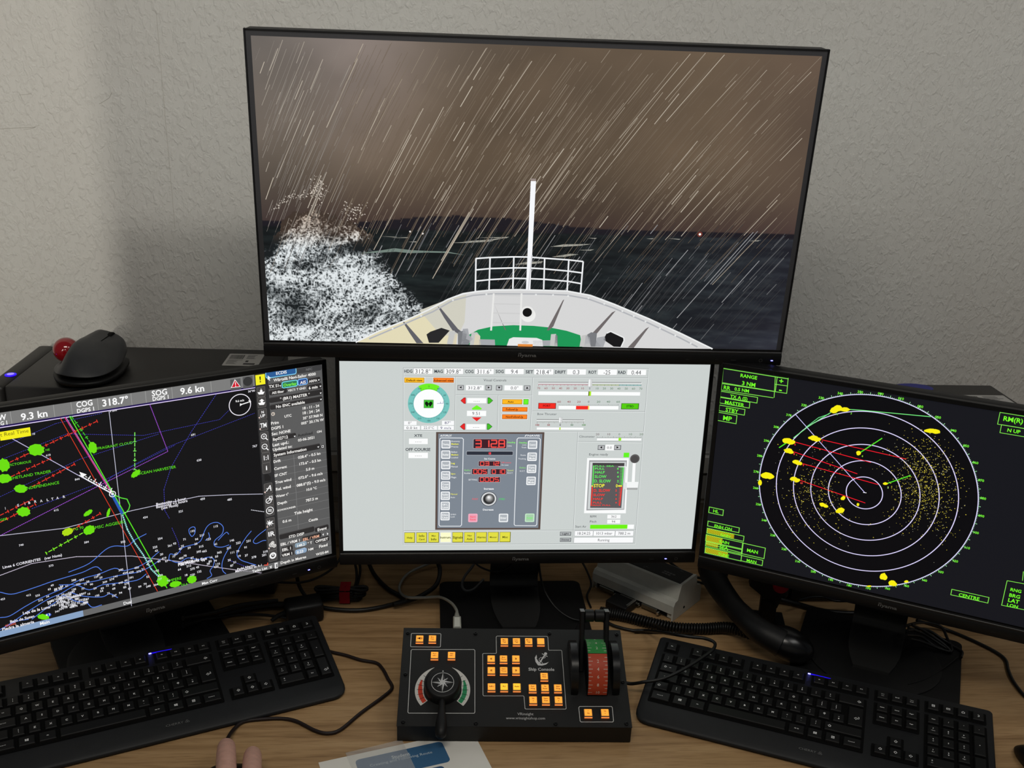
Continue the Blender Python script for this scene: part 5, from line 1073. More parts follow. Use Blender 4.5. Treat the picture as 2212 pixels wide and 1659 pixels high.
# ---------------------------------------------------------------- ship console
def console():
    yaw = math.radians(-1.57); ox, oy = 0.1047, 1.1134; cy, sy = math.cos(yaw), math.sin(yaw)
    t = thing('ship_console', 'black metal ship control console with lit orange buttons, dial and throttle', 'control panel', (ox, oy, 0), yaw)
    HW, D, ZF, ZB, Z0 = 0.155, 0.146, 0.0262, 0.0800, 0.0016
    sl = math.atan2(ZB - ZF, D)
    prof = [(0.002, Z0), (0.0, ZF), (D, ZB), (D, Z0)]
    obj('housing', MB().box(-HW + 0.004, HW - 0.004, 0.004, D - 0.002, 0.0012, 0.004).prism(prof, -HW, HW, 'x'), 'console_metal', t, None, None, 30)
    loc0, rot0 = (0, 0, ZF), (sl, 0, 0)
    pp = obj('top_panel', MB().box(-HW - 0.0006, HW + 0.0006, -0.0008, D / math.cos(sl) + 0.0004, 0.0, 0.0012, 0.0003), 'console_metal', t, loc0, rot0)
    # plane of the panel in the world: u across, v up the slope
    R = rot3(yaw, sl); P0 = np.array([ox, oy, ZF]) + R[:, 2] * 0.0012
    Z5, Z6, Z7, Z4 = (860, 1350, 6.635), (1030, 1350, 7.9), (1200, 1300, 5.185), (840, 1300, 3.95)
    def q(z): return Px(P0, R, z, 2, 0.00003)
    def uv(z, x, y): f = q(z); return f.p(x, y)
    # printed outlines and lettering
    f = q(Z5); lw = (196, 196, 194)
    def outline(f, pts, w): f.l(pts, w, lw, 1, True)
    f.rr(190, 120, 606, 318, 16, None, 0, lw, 9)
    f.l([(200, 352), (1086, 352), (1100, 366), (1100, 1250), (1088, 1266), (152, 1264), (140, 1250), (186, 366)], 9, lw, 1, True)
    f.zz = Z6
    f.l([(345, 190), (1195, 194), (1212, 210), (1224, 424), (1232, 432), (1438, 432), (1450, 445), (1525, 1425), (1514, 1437), (836, 1436), (822, 1425), (806, 1225), (794, 1212), (120, 1212), (106, 1196), (100, 498), (112, 486), (325, 486), (334, 478), (330, 206)], 9, lw, 1, True)
    f.t('Ship Console', 880, 755, 1322, (198, 198, 198), 1, True); f.t('VRinsight', 692, 1518, 966, (190, 190, 190), 1); f.t('www.vrinsightshop.com', 498, 1588, 1168, (190, 190, 190), 1)
    f.zz = Z7; f.l([(272, 1172), (626, 1172), (636, 1184), (650, 1334), (640, 1346), (286, 1346), (276, 1336), (260, 1186)], 7, lw, 1, True)
    f.build('panel_print', 'print', pp, 'z', (0, 0, 0.0012 + 0.00004))
    # anchor
    f = q(Z6); w = (206, 206, 206)
    f.c(1174, 490, 26, w, 1); f.l([(1160, 512), (1062, 660)], 22, w, 1); f.l([(1112, 490), (1206, 540)], 13, w, 1)
    f.g([(1018, 508), (990, 560), (1002, 628), (1044, 690), (1112, 694), (1180, 676), (1230, 632), (1174, 652), (1110, 664), (1072, 650), (1040, 606), (1016, 566), (1028, 562)], w, 1)
    f.l([(1130, 560), (1090, 556), (1062, 580), (1066, 606), (1100, 622), (1126, 660)], 8, w, 2); f.l([(1150, 530), (1170, 545), (1160, 565), (1120, 570)], 7, w, 2)
    f.build('anchor_emblem', 'print', pp, 'z', (0, 0, 0.0012 + 0.00004))
    # lit buttons
    mat('lit_amber', (255, 170, 60), 0.4, 0.3, emit=(255, 160, 58), strength=0.80)
    mat('lit_yellow', (255, 190, 60), 0.4, 0.3, emit=(255, 186, 46), strength=0.85)
    mat('lit_side', (255, 170, 90), 0.4, 0.3, emit=(255, 140, 66), strength=0.85)
    mat('clear_rim', (112, 92, 70), 0.3, 0.5)
    cap = MB().add(*[(a, b) for a, b in [bevel_box(0.0098, 0.0098, 0.0012, 0.0003)]][0]).mesh('lit_cap')
    rim = MB().prism([(-0.0057, -0.0062), (0.0057, -0.0062), (0.0057, 0.0058), (-0.0057, 0.0058)], 0.0, 0.0030).mesh('button')
    sid = MB().box(-0.0053, 0.0053, -0.00655, -0.0060, 0.0006, 0.0028).mesh('lit_side')
    rim.materials.append(MATS['clear_rim']); sid.materials.append(MATS['lit_side'])
    caps = {}
    for nm in ('lit_amber', 'lit_yellow'): c2 = cap.copy(); c2.materials.clear(); c2.materials.append(MATS[nm]); caps[nm] = c2
    B = [(Z5, 310, 205, '#horn', ''), (Z5, 493, 203, 'Bino', 'View'), (Z5, 523, 440, 'Port', 'NFU'), (Z5, 766, 440, 'Stbd', 'NFU'),
         (Z6, 468, 290, 'Man.', 'Page'), (Z6, 674, 290, 'Instr.', 'Page'), (Z6, 882, 290, 'Moor.', 'Page'), (Z6, 1088, 290, '', ''),
         (Z6, 243, 586, '«', ''), (Z6, 454, 586, 'Bow', 'Thrust'), (Z6, 664, 586, '»', ''), (Z6, 246, 784, '«', ''), (Z6, 457, 784, 'Stern', 'Thrust'), (Z6, 666, 784, '»', ''),
         (Z6, 249, 1064, 'NFU', ''), (Z6, 464, 1064, 'FU', ''), (Z6, 680, 1064, 'Auto', ''), (Z6, 1146, 884, 'Bow', 'View'), (Z6, 948, 1082, 'Port', 'Wing'), (Z6, 1160, 1082, 'Vis', 'Reset'), (Z6, 1378, 1082, 'Stbd', 'Wing'),
         (Z6, 958, 1288, 'Vis', '«'), (Z6, 1174, 1288, 'Stern', 'View'), (Z6, 1390, 1288, 'Vis', '»'), (Z7, 362, 1246, '^', 'Vis'), (Z7, 550, 1246, 'Vis', 'v')]
    cs, ss = math.cos(sl), math.sin(sl)
    for z, x, y, a, b in B:
        u, v = uv(z, x, y); v -= 0.0018
        bo = obj('button', rim, None, t, (u, v * cs - 0.0012 * ss, ZF + v * ss + 0.0012 * cs), rot0)
        obj('lit_cap', caps['lit_yellow' if a in ('FU', 'Auto') else 'lit_amber'], None, bo, (0, 0.0004, 0.0036)); obj('lit_side', sid, None, bo)
        f = Flat(); k = (70, 34, 8)
        if a == '#horn':
            f.rect(-0.0030, -0.0012, -0.0022, 0.0012, k, 1); f.poly([(-0.0020, -0.0007), (0.0012, -0.0022), (0.0012, 0.0022), (-0.0020, 0.0007)], k, 1)
            for r_ in (0.0020, 0.0030): f.line([(0.0006 + r_ * math.cos(q_), r_ * 0.8 * math.sin(q_)) for q_ in np.linspace(-0.9, 0.9, 6)], 0.0006, k, 1)
        elif a in '«»' and a: f.text(a, 0, 0, h=0.0042, col=k, layer=1, align='c', bold=True)
        elif b: f.text(a, 0, 0.0018, h=0.0019, col=k, layer=1, align='c', bold=True); f.text(b, 0, -0.0015, h=0.0019, col=k, layer=1, align='c', bold=True)
        elif a: f.text(a, 0, 0.0, h=0.0022, col=k, layer=1, align='c', bold=True)
        if f.v: f.build('legend', 'print', bo, 'z', (0, 0.0004, 0.00425))
    # screws
    sm = MB().lathe([(0.0, 0.0), (0.0026, 0.0), (0.0028, 0.0006), (0.0024, 0.0018), (0.0013, 0.0020), (0.0012, 0.0009), (0.0, 0.0009)], 14).mesh('screw', 40); sm.materials.append(MATS['black_gloss'])
    for x, y in ((881, 1368), (1027, 1369), (1187, 1369), (1332, 1371), (876, 1457), (1345, 1474), (871, 1560), (1028, 1563), (1200, 1564), (1353, 1564)):
        u, v = uv((0, 0, 1.0), x, y); obj('screw', sm, None, t, (u, v * cs - 0.0012 * ss, ZF + v * ss + 0.0012 * cs), rot0)
    def at_panel(u, v, hgt): return (u, v * cs - hgt * ss, ZF + v * ss + hgt * cs)
    # rudder dial: printed scale, knob, lever
    u0, v0 = uv(Z5, 637, 930); r0 = 397 * q(Z5).mm(637, 930)
    f = Flat(0.00003)
    for sgn, cl in ((-1, (206, 66, 44)), (1, (46, 140, 92))):
        th = np.radians(np.linspace(18, 131, 26)); out = [(u0 + sgn * r0 * math.sin(a), v0 + r0 * math.cos(a)) for a in th]
        tk = [0.31 * r0 * min(1.0, max(0.0, (a - math.radians(18)) / math.radians(60))) for a in th]
        inn = [(u0 + sgn * (r0 - k) * math.sin(a), v0 + (r0 - k) * math.cos(a)) for a, k in zip(th, tk)]
        f.raw(out + inn, [(i, i + 1, 27 + i, 26 + i) for i in range(25)], (206, 204, 198), 1)
        th2 = np.radians(np.linspace(62, 129, 18)); o2 = [(u0 + sgn * r0 * 0.885 * math.sin(a), v0 + r0 * 0.885 * math.cos(a)) for a in th2]
        t2 = [0.16 * r0 * min(1.0, 0.35 + (a - math.radians(62)) / math.radians(40)) for a in th2]; i2 = [(u0 + sgn * (r0 * 0.885 - k) * math.sin(a), v0 + (r0 * 0.885 - k) * math.cos(a)) for a, k in zip(th2, t2)]
        f.raw(o2 + i2, [(i, i + 1, 19 + i, 18 + i) for i in range(17)], cl, 2)
        for d in (50, 64, 77, 90, 103, 116): a = math.radians(d); f.line([(u0 + sgn * r0 * 0.93 * math.sin(a), v0 + r0 * 0.93 * math.cos(a)), (u0 + sgn * r0 * 0.70 * math.sin(a), v0 + r0 * 0.70 * math.cos(a))], 0.0006, (26, 26, 26), 3)
    f.build('rudder_scale', 'print', pp, 'z', (0, 0, 0.0012 + 0.00006))
    KH = 0.0175
    kn = obj('rudder_knob', MB().lathe([(0.0, 0.0), (0.0235, 0.0), (0.0238, 0.004), (0.0232, KH - 0.0025), (0.0216, KH - 0.0004), (0.020, KH), (0.0, KH)], 48), 'black_plastic', t, at_panel(u0, v0, 0.0012), rot0, 40)
    f = Flat(0.00003); R1 = 0.0150; f.ring((0, 0), R1, 0.0007, (198, 198, 198), 1, 40)
    for k in range(4):
        for L, wd, a in ((R1 * 0.98, 0.0034, k * 90.0), (R1 * 0.66, 0.0030, k * 90 + 45.0)):
            q0 = math.radians(a); q1 = q0 + math.radians(45); tip = (L * math.sin(q0), L * math.cos(q0)); sd = (wd * math.sin(q1), wd * math.cos(q1)); q2 = q0 - math.radians(45); s2 = (wd * math.sin(q2), wd * math.cos(q2))
            f.poly([(0, 0), s2, tip], (212, 212, 212), 2); f.line([(0, 0), sd, tip], 0.0004, (190, 190, 190), 2, True)
    f.poly([(-0.0013, R1 + 0.0018), (0.0013, R1 + 0.0018), (0, R1 + 0.0040)], (206, 206, 206), 1)
    f.build('compass_rose', 'print', kn, 'z', (0, 0, KH + 0.00003))
    lv = MB(); pts = [(0, -0.018, 0.010), (0, -0.034, 0.0100), (0, -0.046, 0.0095), (0, -0.056, 0.0090), (0, -0.066, 0.0080), (0, -0.073, 0.0068), (0, -0.0765, 0.0060)]
    lv.tube(pts, [0.0042, 0.0042, 0.0058, 0.0074, 0.0078, 0.0068, 0.0030], 14)
    obj('rudder_lever', lv, 'black_plastic', kn, None, None, 60)
    # throttle: drum between two curved side rails, twin arms with two grips
    uc, vc = uv((0, 0, 1.0), 1284, 1447); RD = 0.0418; wd = 0.0142
    cx_, cyv, cz = at_panel(uc, vc, 0.0)
    def arc(r_, a0, a1, n): return [(math.sin(a) * r_, math.cos(a) * r_) for a in np.linspace(a0, a1, n)]
    lo, ro = (cx_, cyv, cz), rot0
    for s in (-1, 1):
        x0 = -0.0260 if s < 0 else 0.0208; pr = arc(RD - 0.0012, -1.50, 1.50, 22)
        obj('side_rail', MB().prism([(a, b) for a, b in pr], x0 + (0.0 if s > 0 else -0.0095), x0 + (0.0095 if s > 0 else 0.0), 'x'), 'black_gloss', t, lo, ro, 40)
    dr = obj('throttle_drum', MB().prism(arc(RD, -1.50, 1.50, 28), -wd, wd, 'x'), 'rubber', t, lo, ro, 40)
    gm, rm = mat('scale_green', (44, 132, 62), 0.5, 0.3), mat('scale_red', (176, 66, 40), 0.5, 0.3)
    # angle seen at a pixel row of the drum (0 = panel normal, negative = towards the front edge)
    AX = R[:, 0]; C0 = np.array([ox, oy, 0]) + rot3(yaw, 0) @ np.array(lo)
    def drum_angle(px_, py_):
        d = ray(px_, py_); o = CAM - C0; l = lambda v: np.array([v @ R[:, 1], v @ R[:, 2]]); od, dd = l(o), l(d)
        a, b, c = dd @ dd, 2 * od @ dd, od @ od - RD * RD; disc = b * b - 4 * a * c
        tt = (-b - math.sqrt(max(0, disc))) / (2 * a); hit = od + dd * tt; return math.atan2(hit[0], hit[1])
    def band(a0, a1, m, nm):
        b = MB(); A = np.linspace(a0, a1, 14); w = 0.0129
        vs = [p for a in A for p in ((-w, math.sin(a) * (RD + 0.0002), math.cos(a) * (RD + 0.0002)), (w, math.sin(a) * (RD + 0.0002), math.cos(a) * (RD + 0.0002)))]
        b.add(vs, [(2 * i, 2 * i + 1, 2 * i + 3, 2 * i + 2) for i in range(len(A) - 1)]); return obj(nm, b, m, dr, None, None, 40)
    a_top, a_mid, a_bot = 1.25, drum_angle(1284, 1412), drum_angle(1286, 1501)
    ge = band(a_top, a_mid + 0.012, gm, 'green_scale'); re_ = band(a_mid - 0.004, a_bot, rm, 'red_scale')
    def marks(entries, parent):
        f = Flat(0.00003)
        for a, num, half in entries:
            yv = a * RD
            L = 0.0036 if half else 0.0056
            f.rect(-0.0129, yv - 0.0003, -0.0129 + L, yv + 0.0003, (208, 200, 188), 1); f.rect(0.0129 - L, yv - 0.0003, 0.0129, yv + 0.0003, (208, 200, 188), 1)
            if num: f.text(num, 0, yv, h=0.0042, col=(214, 206, 192), layer=1, align='c')
        if not f.v: return
        f.v = [(x, math.sin(y / RD) * (RD + 0.0003 + z), math.cos(y / RD) * (RD + 0.0003 + z)) for x, y, z in f.v]; f.build('scale_marks', 'print', parent, 'z')
    ys = {'2': 1428.5, '4': 1445.5, '6': 1462, '8': 1479.5, '10': 1495.5}
    E = []
    for n_, y_ in ys.items(): E.append((drum_angle(1285, y_), n_, False))
    for y_ in (1420, 1436.5, 1453.5, 1470.5, 1487): E.append((drum_angle(1285, y_), None, True))
    marks(E, re_)
    E = [(drum_angle(1280, 1400), '2', False), (drum_angle(1279, 1389.5), '4', False), (drum_angle(1277, 1382), '6', False), (drum_angle(1280, 1406), None, True), (drum_angle(1279, 1394), None, True), (drum_angle(1278, 1385), None, True)]
    marks(E, ge)
    f = Flat(); 
    # arms
    def proj_y(P):
        p = (np.array(P) - CAM) @ RC; return H / 2 - F * p[2] / p[1]
    L = 0.078; best = min(np.linspace(-0.4, 1.3, 200), key=lambda a: abs(proj_y(C0 + R[:, 1] * math.sin(a) * L + R[:, 2] * math.cos(a) * L) - 1328))
    am = thing_part = obj('throttle_arm', MB().box(-0.0222, -0.0158, -0.007, 0.007, 0.0, L + 0.006, 0.0012), 'black_gloss', t, lo, (sl - best, 0, 0))
    a2 = obj('throttle_arm', MB().box(0.0118, 0.0182, -0.007, 0.007, 0.0, L + 0.006, 0.0012), 'black_gloss', t, lo, (sl - best, 0, 0))
    for a, x0 in ((am, -0.0222), (a2, 0.0118)): obj('arm_cap', MB().box(x0, x0 + 0.0064, -0.0072, 0.0072, L + 0.0055, L + 0.0066, 0.0004), mat('brushed', (150, 150, 150), 0.35, 0.5, 0.8), a)
    for x0, x1 in ((-0.0155, -0.0027), (-0.0015, 0.0115)):
        g_ = MB().lathe([(0.0, 0), (0.0076, 0.0), (0.0084, 0.0007), (0.0084, x1 - x0 - 0.0007), (0.0076, x1 - x0), (0.0, x1 - x0)], 20, Matrix.Translation((x0, 0, L - 0.0012)) @ Matrix.Rotation(math.pi / 2, 4, 'Y'))
        obj('throttle_grip', g_, 'black_plastic', t, lo, (sl - best, 0, 0), 40)
console()
# ---------------------------------------------------------------- computers behind the monitors
def pc_tower(label, loc, yaw, L, Wd, Hh, mirror=False):
    """lying along x, front panel at the -x end"""
    t = thing('computer_tower', label, 'computer', loc, yaw, 'computer towers')
    obj('case', MB().box(0.03, L, 0, Wd, 0.006, Hh, 0.004, 2), 'pc_case', t, None, None, 40)
    fp = obj('front_panel', MB().box(0.0, 0.0285, 0.0, Wd, 0.006, Hh, 0.008, 3), 'pc_case', t, None, None, 40)
    for x in (0.06, L - 0.05):
        for y in (0.03, Wd - 0.03): obj('foot', MB().lathe([(0.0, 0.0), (0.012, 0.0), (0.012, 0.0065), (0.0, 0.0065)], 14), 'rubber', t, (x, y, 0))
    return t
def label_print(parent, loc, rot, w, h, seed, name='sticker'):
    r = random.Random(seed); s = obj(name, MB().prism(rrect(0, 0, w, h, 0.002, 3), 0.0, 0.0002), mat('sticker_white', (176, 174, 170), 0.5, 0.3), parent, loc, rot)
    f = Flat(0.00002); x = 0.004
    while x < w * 0.45: b = r.choice((0.0005, 0.0009, 0.0014)); f.rect(x, h * 0.55, x + b, h * 0.9, (40, 40, 40), 1); x += b + r.choice((0.0006, 0.001))
    for k in range(7): y = h * 0.46 - k * h * 0.055; f.rect(0.004, y, 0.004 + w * r.uniform(0.2, 0.42), y + h * 0.022, (70, 70, 70), 1)
    for k in range(5): y = h * 0.86 - k * h * 0.07; f.rect(w * 0.55, y, w * r.uniform(0.72, 0.92), y + h * 0.03, (70, 70, 70), 1)
    f.rect(w * 0.56, h * 0.10, w * 0.88, h * 0.22, (60, 60, 60), 1); f.rect(w * 0.58, h * 0.30, w * 0.66, h * 0.44, (60, 60, 60), 1)
    f.build('sticker_print', 'print', s, 'z', (0, 0, 0.00024)); return s
LC = pc_tower('black computer tower behind the chart monitor with a trackball on top', (-0.682, 1.486, 0), math.radians(-1.4), 0.418, 0.208, 0.36)
lb = atz(526, 790, 0.36); label_print(LC, (0.326, 0.118, 0.3601), None, 0.058, 0.062, 1)
pb = obj('power_button', MB().lathe([(0.0, 0.0), (0.0085, 0.0), (0.0085, 0.0012), (0.0065, 0.0018), (0.0, 0.0018)], 24), mat('button_blue', (10, 8, 60), 0.35, 0.4, emit=(52, 6, 255), strength=1.0), LC, (0.019, 0.051, 0.3600))
obj('button_ring', MB().lathe([(0.0046, 0.0018), (0.0053, 0.0018), (0.0053, 0.0020), (0.0046, 0.0020)], 24), mat('ring_blue', (120, 120, 255), 0.3, 0.4, emit=(130, 110, 255), strength=1.4), pb)
RCS = pc_tower('black computer tower behind the radar monitor with a white label', (0.560, 1.456, 0), math.radians(0.25), 0.409, 0.178, 0.33)
q = atz(2055, 853, 0.33); label_print(RCS, (q.x - 0.560, q.y - 1.456 - 0.054, 0.3301), None, 0.092, 0.052, 2)
q = atz(1975, 838, 0.33)
st = obj('oval_sticker', MB().lathe([(0.0, 0.0), (0.034, 0.0), (0.034, 0.0003), (0.0, 0.0003)], 30), mat('sticker_blue', (30, 36, 130), 0.4, 0.4), RCS, (q.x - 0.560, q.y - 1.456, 0.3301)); st.scale = (1.0, 0.62, 1.0)

# ---------------------------------------------------------------- trackball on the left tower
def smooth_blob(name, rings, material, parent, loc, rot, sub=1):
    """closed surface from stacked rings of equal length"""
    n = len(rings[0]); vs = [p for r in rings for p in r]; fs = [tuple(range(n))[::-1], tuple(range((len(rings) - 1) * n, len(rings) * n))]
    fs += [(a * n + i, a * n + (i + 1) % n, (a + 1) * n + (i + 1) % n, (a + 1) * n + i) for a in range(len(rings) - 1) for i in range(n)]
    o = obj(name, MB().add(vs, fs), material, parent, loc, rot, 80)
    if sub: m = o.modifiers.new('s', 'SUBSURF'); m.levels = sub; m.render_levels = sub
    return o
def trackball():
    p = atz(186, 818, 0.3602)
    t = thing('trackball', 'dark grey trackball mouse with a red ball, on the left computer tower', 'trackball', p, math.radians(-6))
    # outline seen from above: palm end towards the viewer, buttons towards the wall; thumb shelf on the left
    OUT = [(-0.050, 0.035), (-0.054, 0.012), (-0.046, -0.012), (-0.034, -0.030), (-0.022, -0.046), (0.000, -0.053), (0.026, -0.049), (0.046, -0.034), (0.053, -0.006), (0.052, 0.022), (0.046, 0.052), (0.040, 0.078), (0.022, 0.088), (0.000, 0.086), (-0.014, 0.074), (-0.034, 0.056)]
    cx, cy = 0.004, 0.016
    def ring(s, z, f=lambda x, y: 0.0): return [(cx + (x - cx) * s, cy + (y - cy) * s, z + f(x, y)) for x, y in OUT]
    smooth_blob('base_shell', [ring(0.93, 0.001), ring(1.0, 0.005), ring(1.0, 0.010), ring(0.97, 0.013)], 'black_plastic', t, None, None, 1)
    def hill(x, y):
        h = 0.047 - 0.34 * max(0.0, x + 0.008) - 4.0 * max(0.0, 0.022 - y) ** 2
        if x < -0.020: h = h - (h - 0.010) * min(1.0, (-0.020 - x) / 0.012)
        return h
    def dome(s):
        out = []
        for x0, y0 in OUT:
            x, y = cx + (x0 - cx) * s, cy + (y0 - cy) * s
            k = (1 - s ** 2.6) ** 0.5
            if y0 > 0.045 and x0 > -0.03: k = max(k, min(1.0, (1 - s) * 14))
            out.append((x, y, 0.0135 + hill(x, y) * k))
        return out
    smooth_blob('body_shell', [dome(s) for s in (0.98, 0.965, 0.94, 0.88, 0.78, 0.64, 0.48, 0.30, 0.12)], 'mouse_grey', t, None, None, 2)
    bm = bmesh.new(); bmesh.ops.create_uvsphere(bm, u_segments=28, v_segments=18, radius=0.0195); me = bpy.data.meshes.new('ball'); bm.to_mesh(me); bm.free(); me.shade_smooth()
    obj('ball', me, 'red_ball', t, (-0.0430, 0.034, 0.034))
    obj('button_seam', MB().tube([(0.016, 0.030, 0.0525), (0.0165, 0.052, 0.0530), (0.017, 0.072, 0.0515)], 0.0006, 6), 'rubber', t)
    obj('scroll_wheel', MB().lathe([(0.0, -0.003), (0.011, -0.003), (0.0115, 0.0), (0.011, 0.003), (0.0, 0.003)], 20, Matrix.Rotation(math.pi / 2, 4, 'Y')), 'rubber', t, (0.0165, 0.066, 0.0445))
trackball()

# ---------------------------------------------------------------- papers
def papers():
    a = atz(688, 1648, 0); e = atz(855, 1611.5, 0); yaw = math.atan2(e.y - a.y, e.x - a.x); r1 = atz(1036, 1609, 0); r2 = atz(1058, 1659, 0)
    d = Vector((math.cos(yaw), math.sin(yaw))); wpx = (Vector((r1.x, r1.y)) - Vector((a.x, a.y))).dot(d); wd = max(wpx, (Vector((r2.x, r2.y)) - Vector((a.x, a.y))).dot(d))
    t = thing('instruction_sheet', 'white printed sheet with blue heading boxes, tucked under the console', 'paper', (a.x, a.y, 0), yaw)
    sh = obj('sheet', MB().box(0, wd, -0.285, 0.0, 0.0002, 0.0006), 'paper', t)
    P0 = np.array([a.x, a.y, 0.0006]); R = rot3(yaw, 0); f = Px(P0, R, (660, 1580, 5.027), 2, 0.00003)
    p0 = f.p(535, 318); p1 = f.p(1500, 142); p2 = f.p(1562, 306); x0, x1 = p0[0], p2[0] + 0.001; y1 = (f.p(985, 214)[1]); y0 = f.p(1552, 320)[1] - 0.002
    f.poly(rrect(x0, y0, x1, y1, 0.006, 5), (58, 100, 138), 1, True); f.poly(rrect(x0, y0 - 0.034, x1 - 0.012, y0 - 0.004, 0.005, 5), (52, 86, 124), 1, True)
    s = f.p(934, 284); f.text('Student', s[0], s[1], width=f.p(1130, 240)[0] - s[0], col=(200, 210, 216), layer=2, bold=True); f.rect(s[0], s[1] - 0.0042, f.p(1130, 240)[0], s[1] - 0.0037, (200, 210, 216), 2)
    s = f.p(696, 374); f.text('Creating and Following Route', s[0], s[1], width=f.p(1384, 242)[0] - s[0], col=(186, 200, 208), layer=2)
    f.build('print', 'print', sh, 'z', (0, 0, 0.00064))
    # clear sleeve over its left part
    m = bpy.data.materials.new('clear_sleeve'); m.use_nodes = True; nt = m.node_tree; nt.nodes.remove(nt.nodes['Principled BSDF'])
    tr = nt.nodes.new('ShaderNodeBsdfTransparent'); df = nt.nodes.new('ShaderNodeBsdfPrincipled'); df.inputs['Base Color'].default_value = (0.75, 0.74, 0.72, 1); df.inputs['Roughness'].default_value = 0.35; mx = nt.nodes.new('ShaderNodeMixShader'); mx.inputs[0].default_value = 0.17
    nt.links.new(tr.outputs[0], mx.inputs[1]); nt.links.new(df.outputs[0], mx.inputs[2]); nt.links.new(mx.outputs[0], nt.nodes['Material Output'].inputs[0]); MATS['clear_sleeve'] = m
    b = atz(748, 1632, 0); c = atz(858, 1612, 0)
    sl = obj('plastic_sleeve', MB().box(0, 0.076, -0.28, 0.004, 0.0009, 0.0011), 'clear_sleeve', None, (b.x, b.y, 0), (0, 0, yaw + 0.03))
    tag(sl, 'clear plastic sleeve over the left part of the printed sheet', 'sleeve')
papers()

# ---------------------------------------------------------------- grey interface box
def interface_box():
    a = atz(1451.6, 1343, 0); b = atz(1279, 1268, 0); c = atz(1514, 1303, 0)
    yaw = math.atan2(a.y - b.y, a.x - b.x); L = 0.155; D = 0.088
    t = thing('interface_box', 'pale grey plastic interface box with a black label panel on top', 'box', (a.x, a.y, 0), yaw)
    # profile across the depth (y: 0 front .. D back)
    prof = [(0.004, 0.012), (0.0, 0.012), (0.0, 0.027), (0.004, 0.033), (0.012, 0.0345), (0.014, 0.042), (0.019, 0.056), (0.021, 0.058), (0.066, 0.058), (0.068, 0.056), (0.072, 0.036), (D - 0.004, 0.033), (D, 0.027), (D, 0.002), (0.004, 0.002)]
    obj('shell', MB().prism(prof, -L, -0.0022, 'x'), 'grey_case', t)
    cap = [(-0.0004, 0.0005), (-0.0004, 0.027), (0.004, 0.0335), (0.0115, 0.035), (0.0135, 0.042), (0.0186, 0.0565), (0.0206, 0.0585), (0.0664, 0.0585), (0.0686, 0.0565), (0.0725, 0.0365), (D - 0.004, 0.0335), (D + 0.0004, 0.027), (D + 0.0004, 0.0005)]
    for x0, x1 in ((-0.0022, 0.0008), (-L - 0.003, -L)): obj('end_cap', MB().prism(cap, x0, x1, 'x'), 'grey_case', t)
    obj('cap_hole', MB().lathe([(0.0, 0.0), (0.0022, 0.0), (0.0022, 0.0004), (0.0, 0.0004)], 14, Matrix.Rotation(math.pi / 2, 4, 'Y')), 'key_well', t, (0.0008, 0.034, 0.012))
    tp = obj('label_panel', MB().box(-L + 0.004, -0.004, 0.0225, 0.0645, 0.058, 0.0588, 0.0002), mat('panel_black', (42, 42, 42), 0.45, 0.3), t)
    f = Flat(0.00003); g = (112, 112, 110)
    for x in (-0.105, -0.078): f.text('AIS', x, 0.027, h=0.0022, col=g, layer=1); f.rect(x, 0.030, x + 0.010, 0.0304, g, 1); f.rect(x + 0.004, 0.0305, x + 0.005, 0.033, g, 1)
    for r_ in range(2):
        for k in range(4 - r_): f.rect(-0.045 + k * 0.0055, 0.038 - r_ * 0.006, -0.0405 + k * 0.0055, 0.0415 - r_ * 0.006, g, 1)
    f.rect(-0.026, 0.058, -0.018, 0.0586, g, 1); f.rect(-0.024, 0.0575, -0.0232, 0.061, g, 1)
    f.build('label_print', 'print', tp, 'z', (0, 0, 0.0589))
    for x in (-0.142, -0.100, -0.058):
        cn = obj('serial_port', MB().box(x, x + 0.030, -0.003, 0.004, 0.0035, 0.0115, 0.001), mat('port_metal', (120, 120, 112), 0.3, 0.5, 0.9), t)
        for dx in (-0.004, 0.034): obj('jack_screw', MB().lathe([(0.0, 0.0), (0.0026, 0.0), (0.0026, 0.007), (0.0, 0.007)], 6, Matrix.Rotation(math.pi / 2, 4, 'X')), 'chrome', cn, (x + dx, -0.0005, 0.0075))
    obj('port_recess', MB().box(-0.150, -0.012, 0.0037, 0.0042, 0.0025, 0.0115), 'key_well', t)
    # plug on the middle port with its screw
    pl = thing('serial_plug', 'black serial plug hanging under the grey interface box', 'plug', (a.x, a.y, 0), yaw)
    obj('plug_body', MB().box(-0.104, -0.064, -0.040, -0.0075, 0.0012, 0.0155, 0.002), 'black_plastic', pl)
    obj('thumb_screw', MB().lathe([(0.0, 0.0), (0.0022, 0.0), (0.0022, 0.026), (0.0, 0.026)], 10, Matrix.Rotation(math.pi / 2, 4, 'X')), 'chrome', pl, (-0.0665, -0.009, 0.0165))
interface_box()
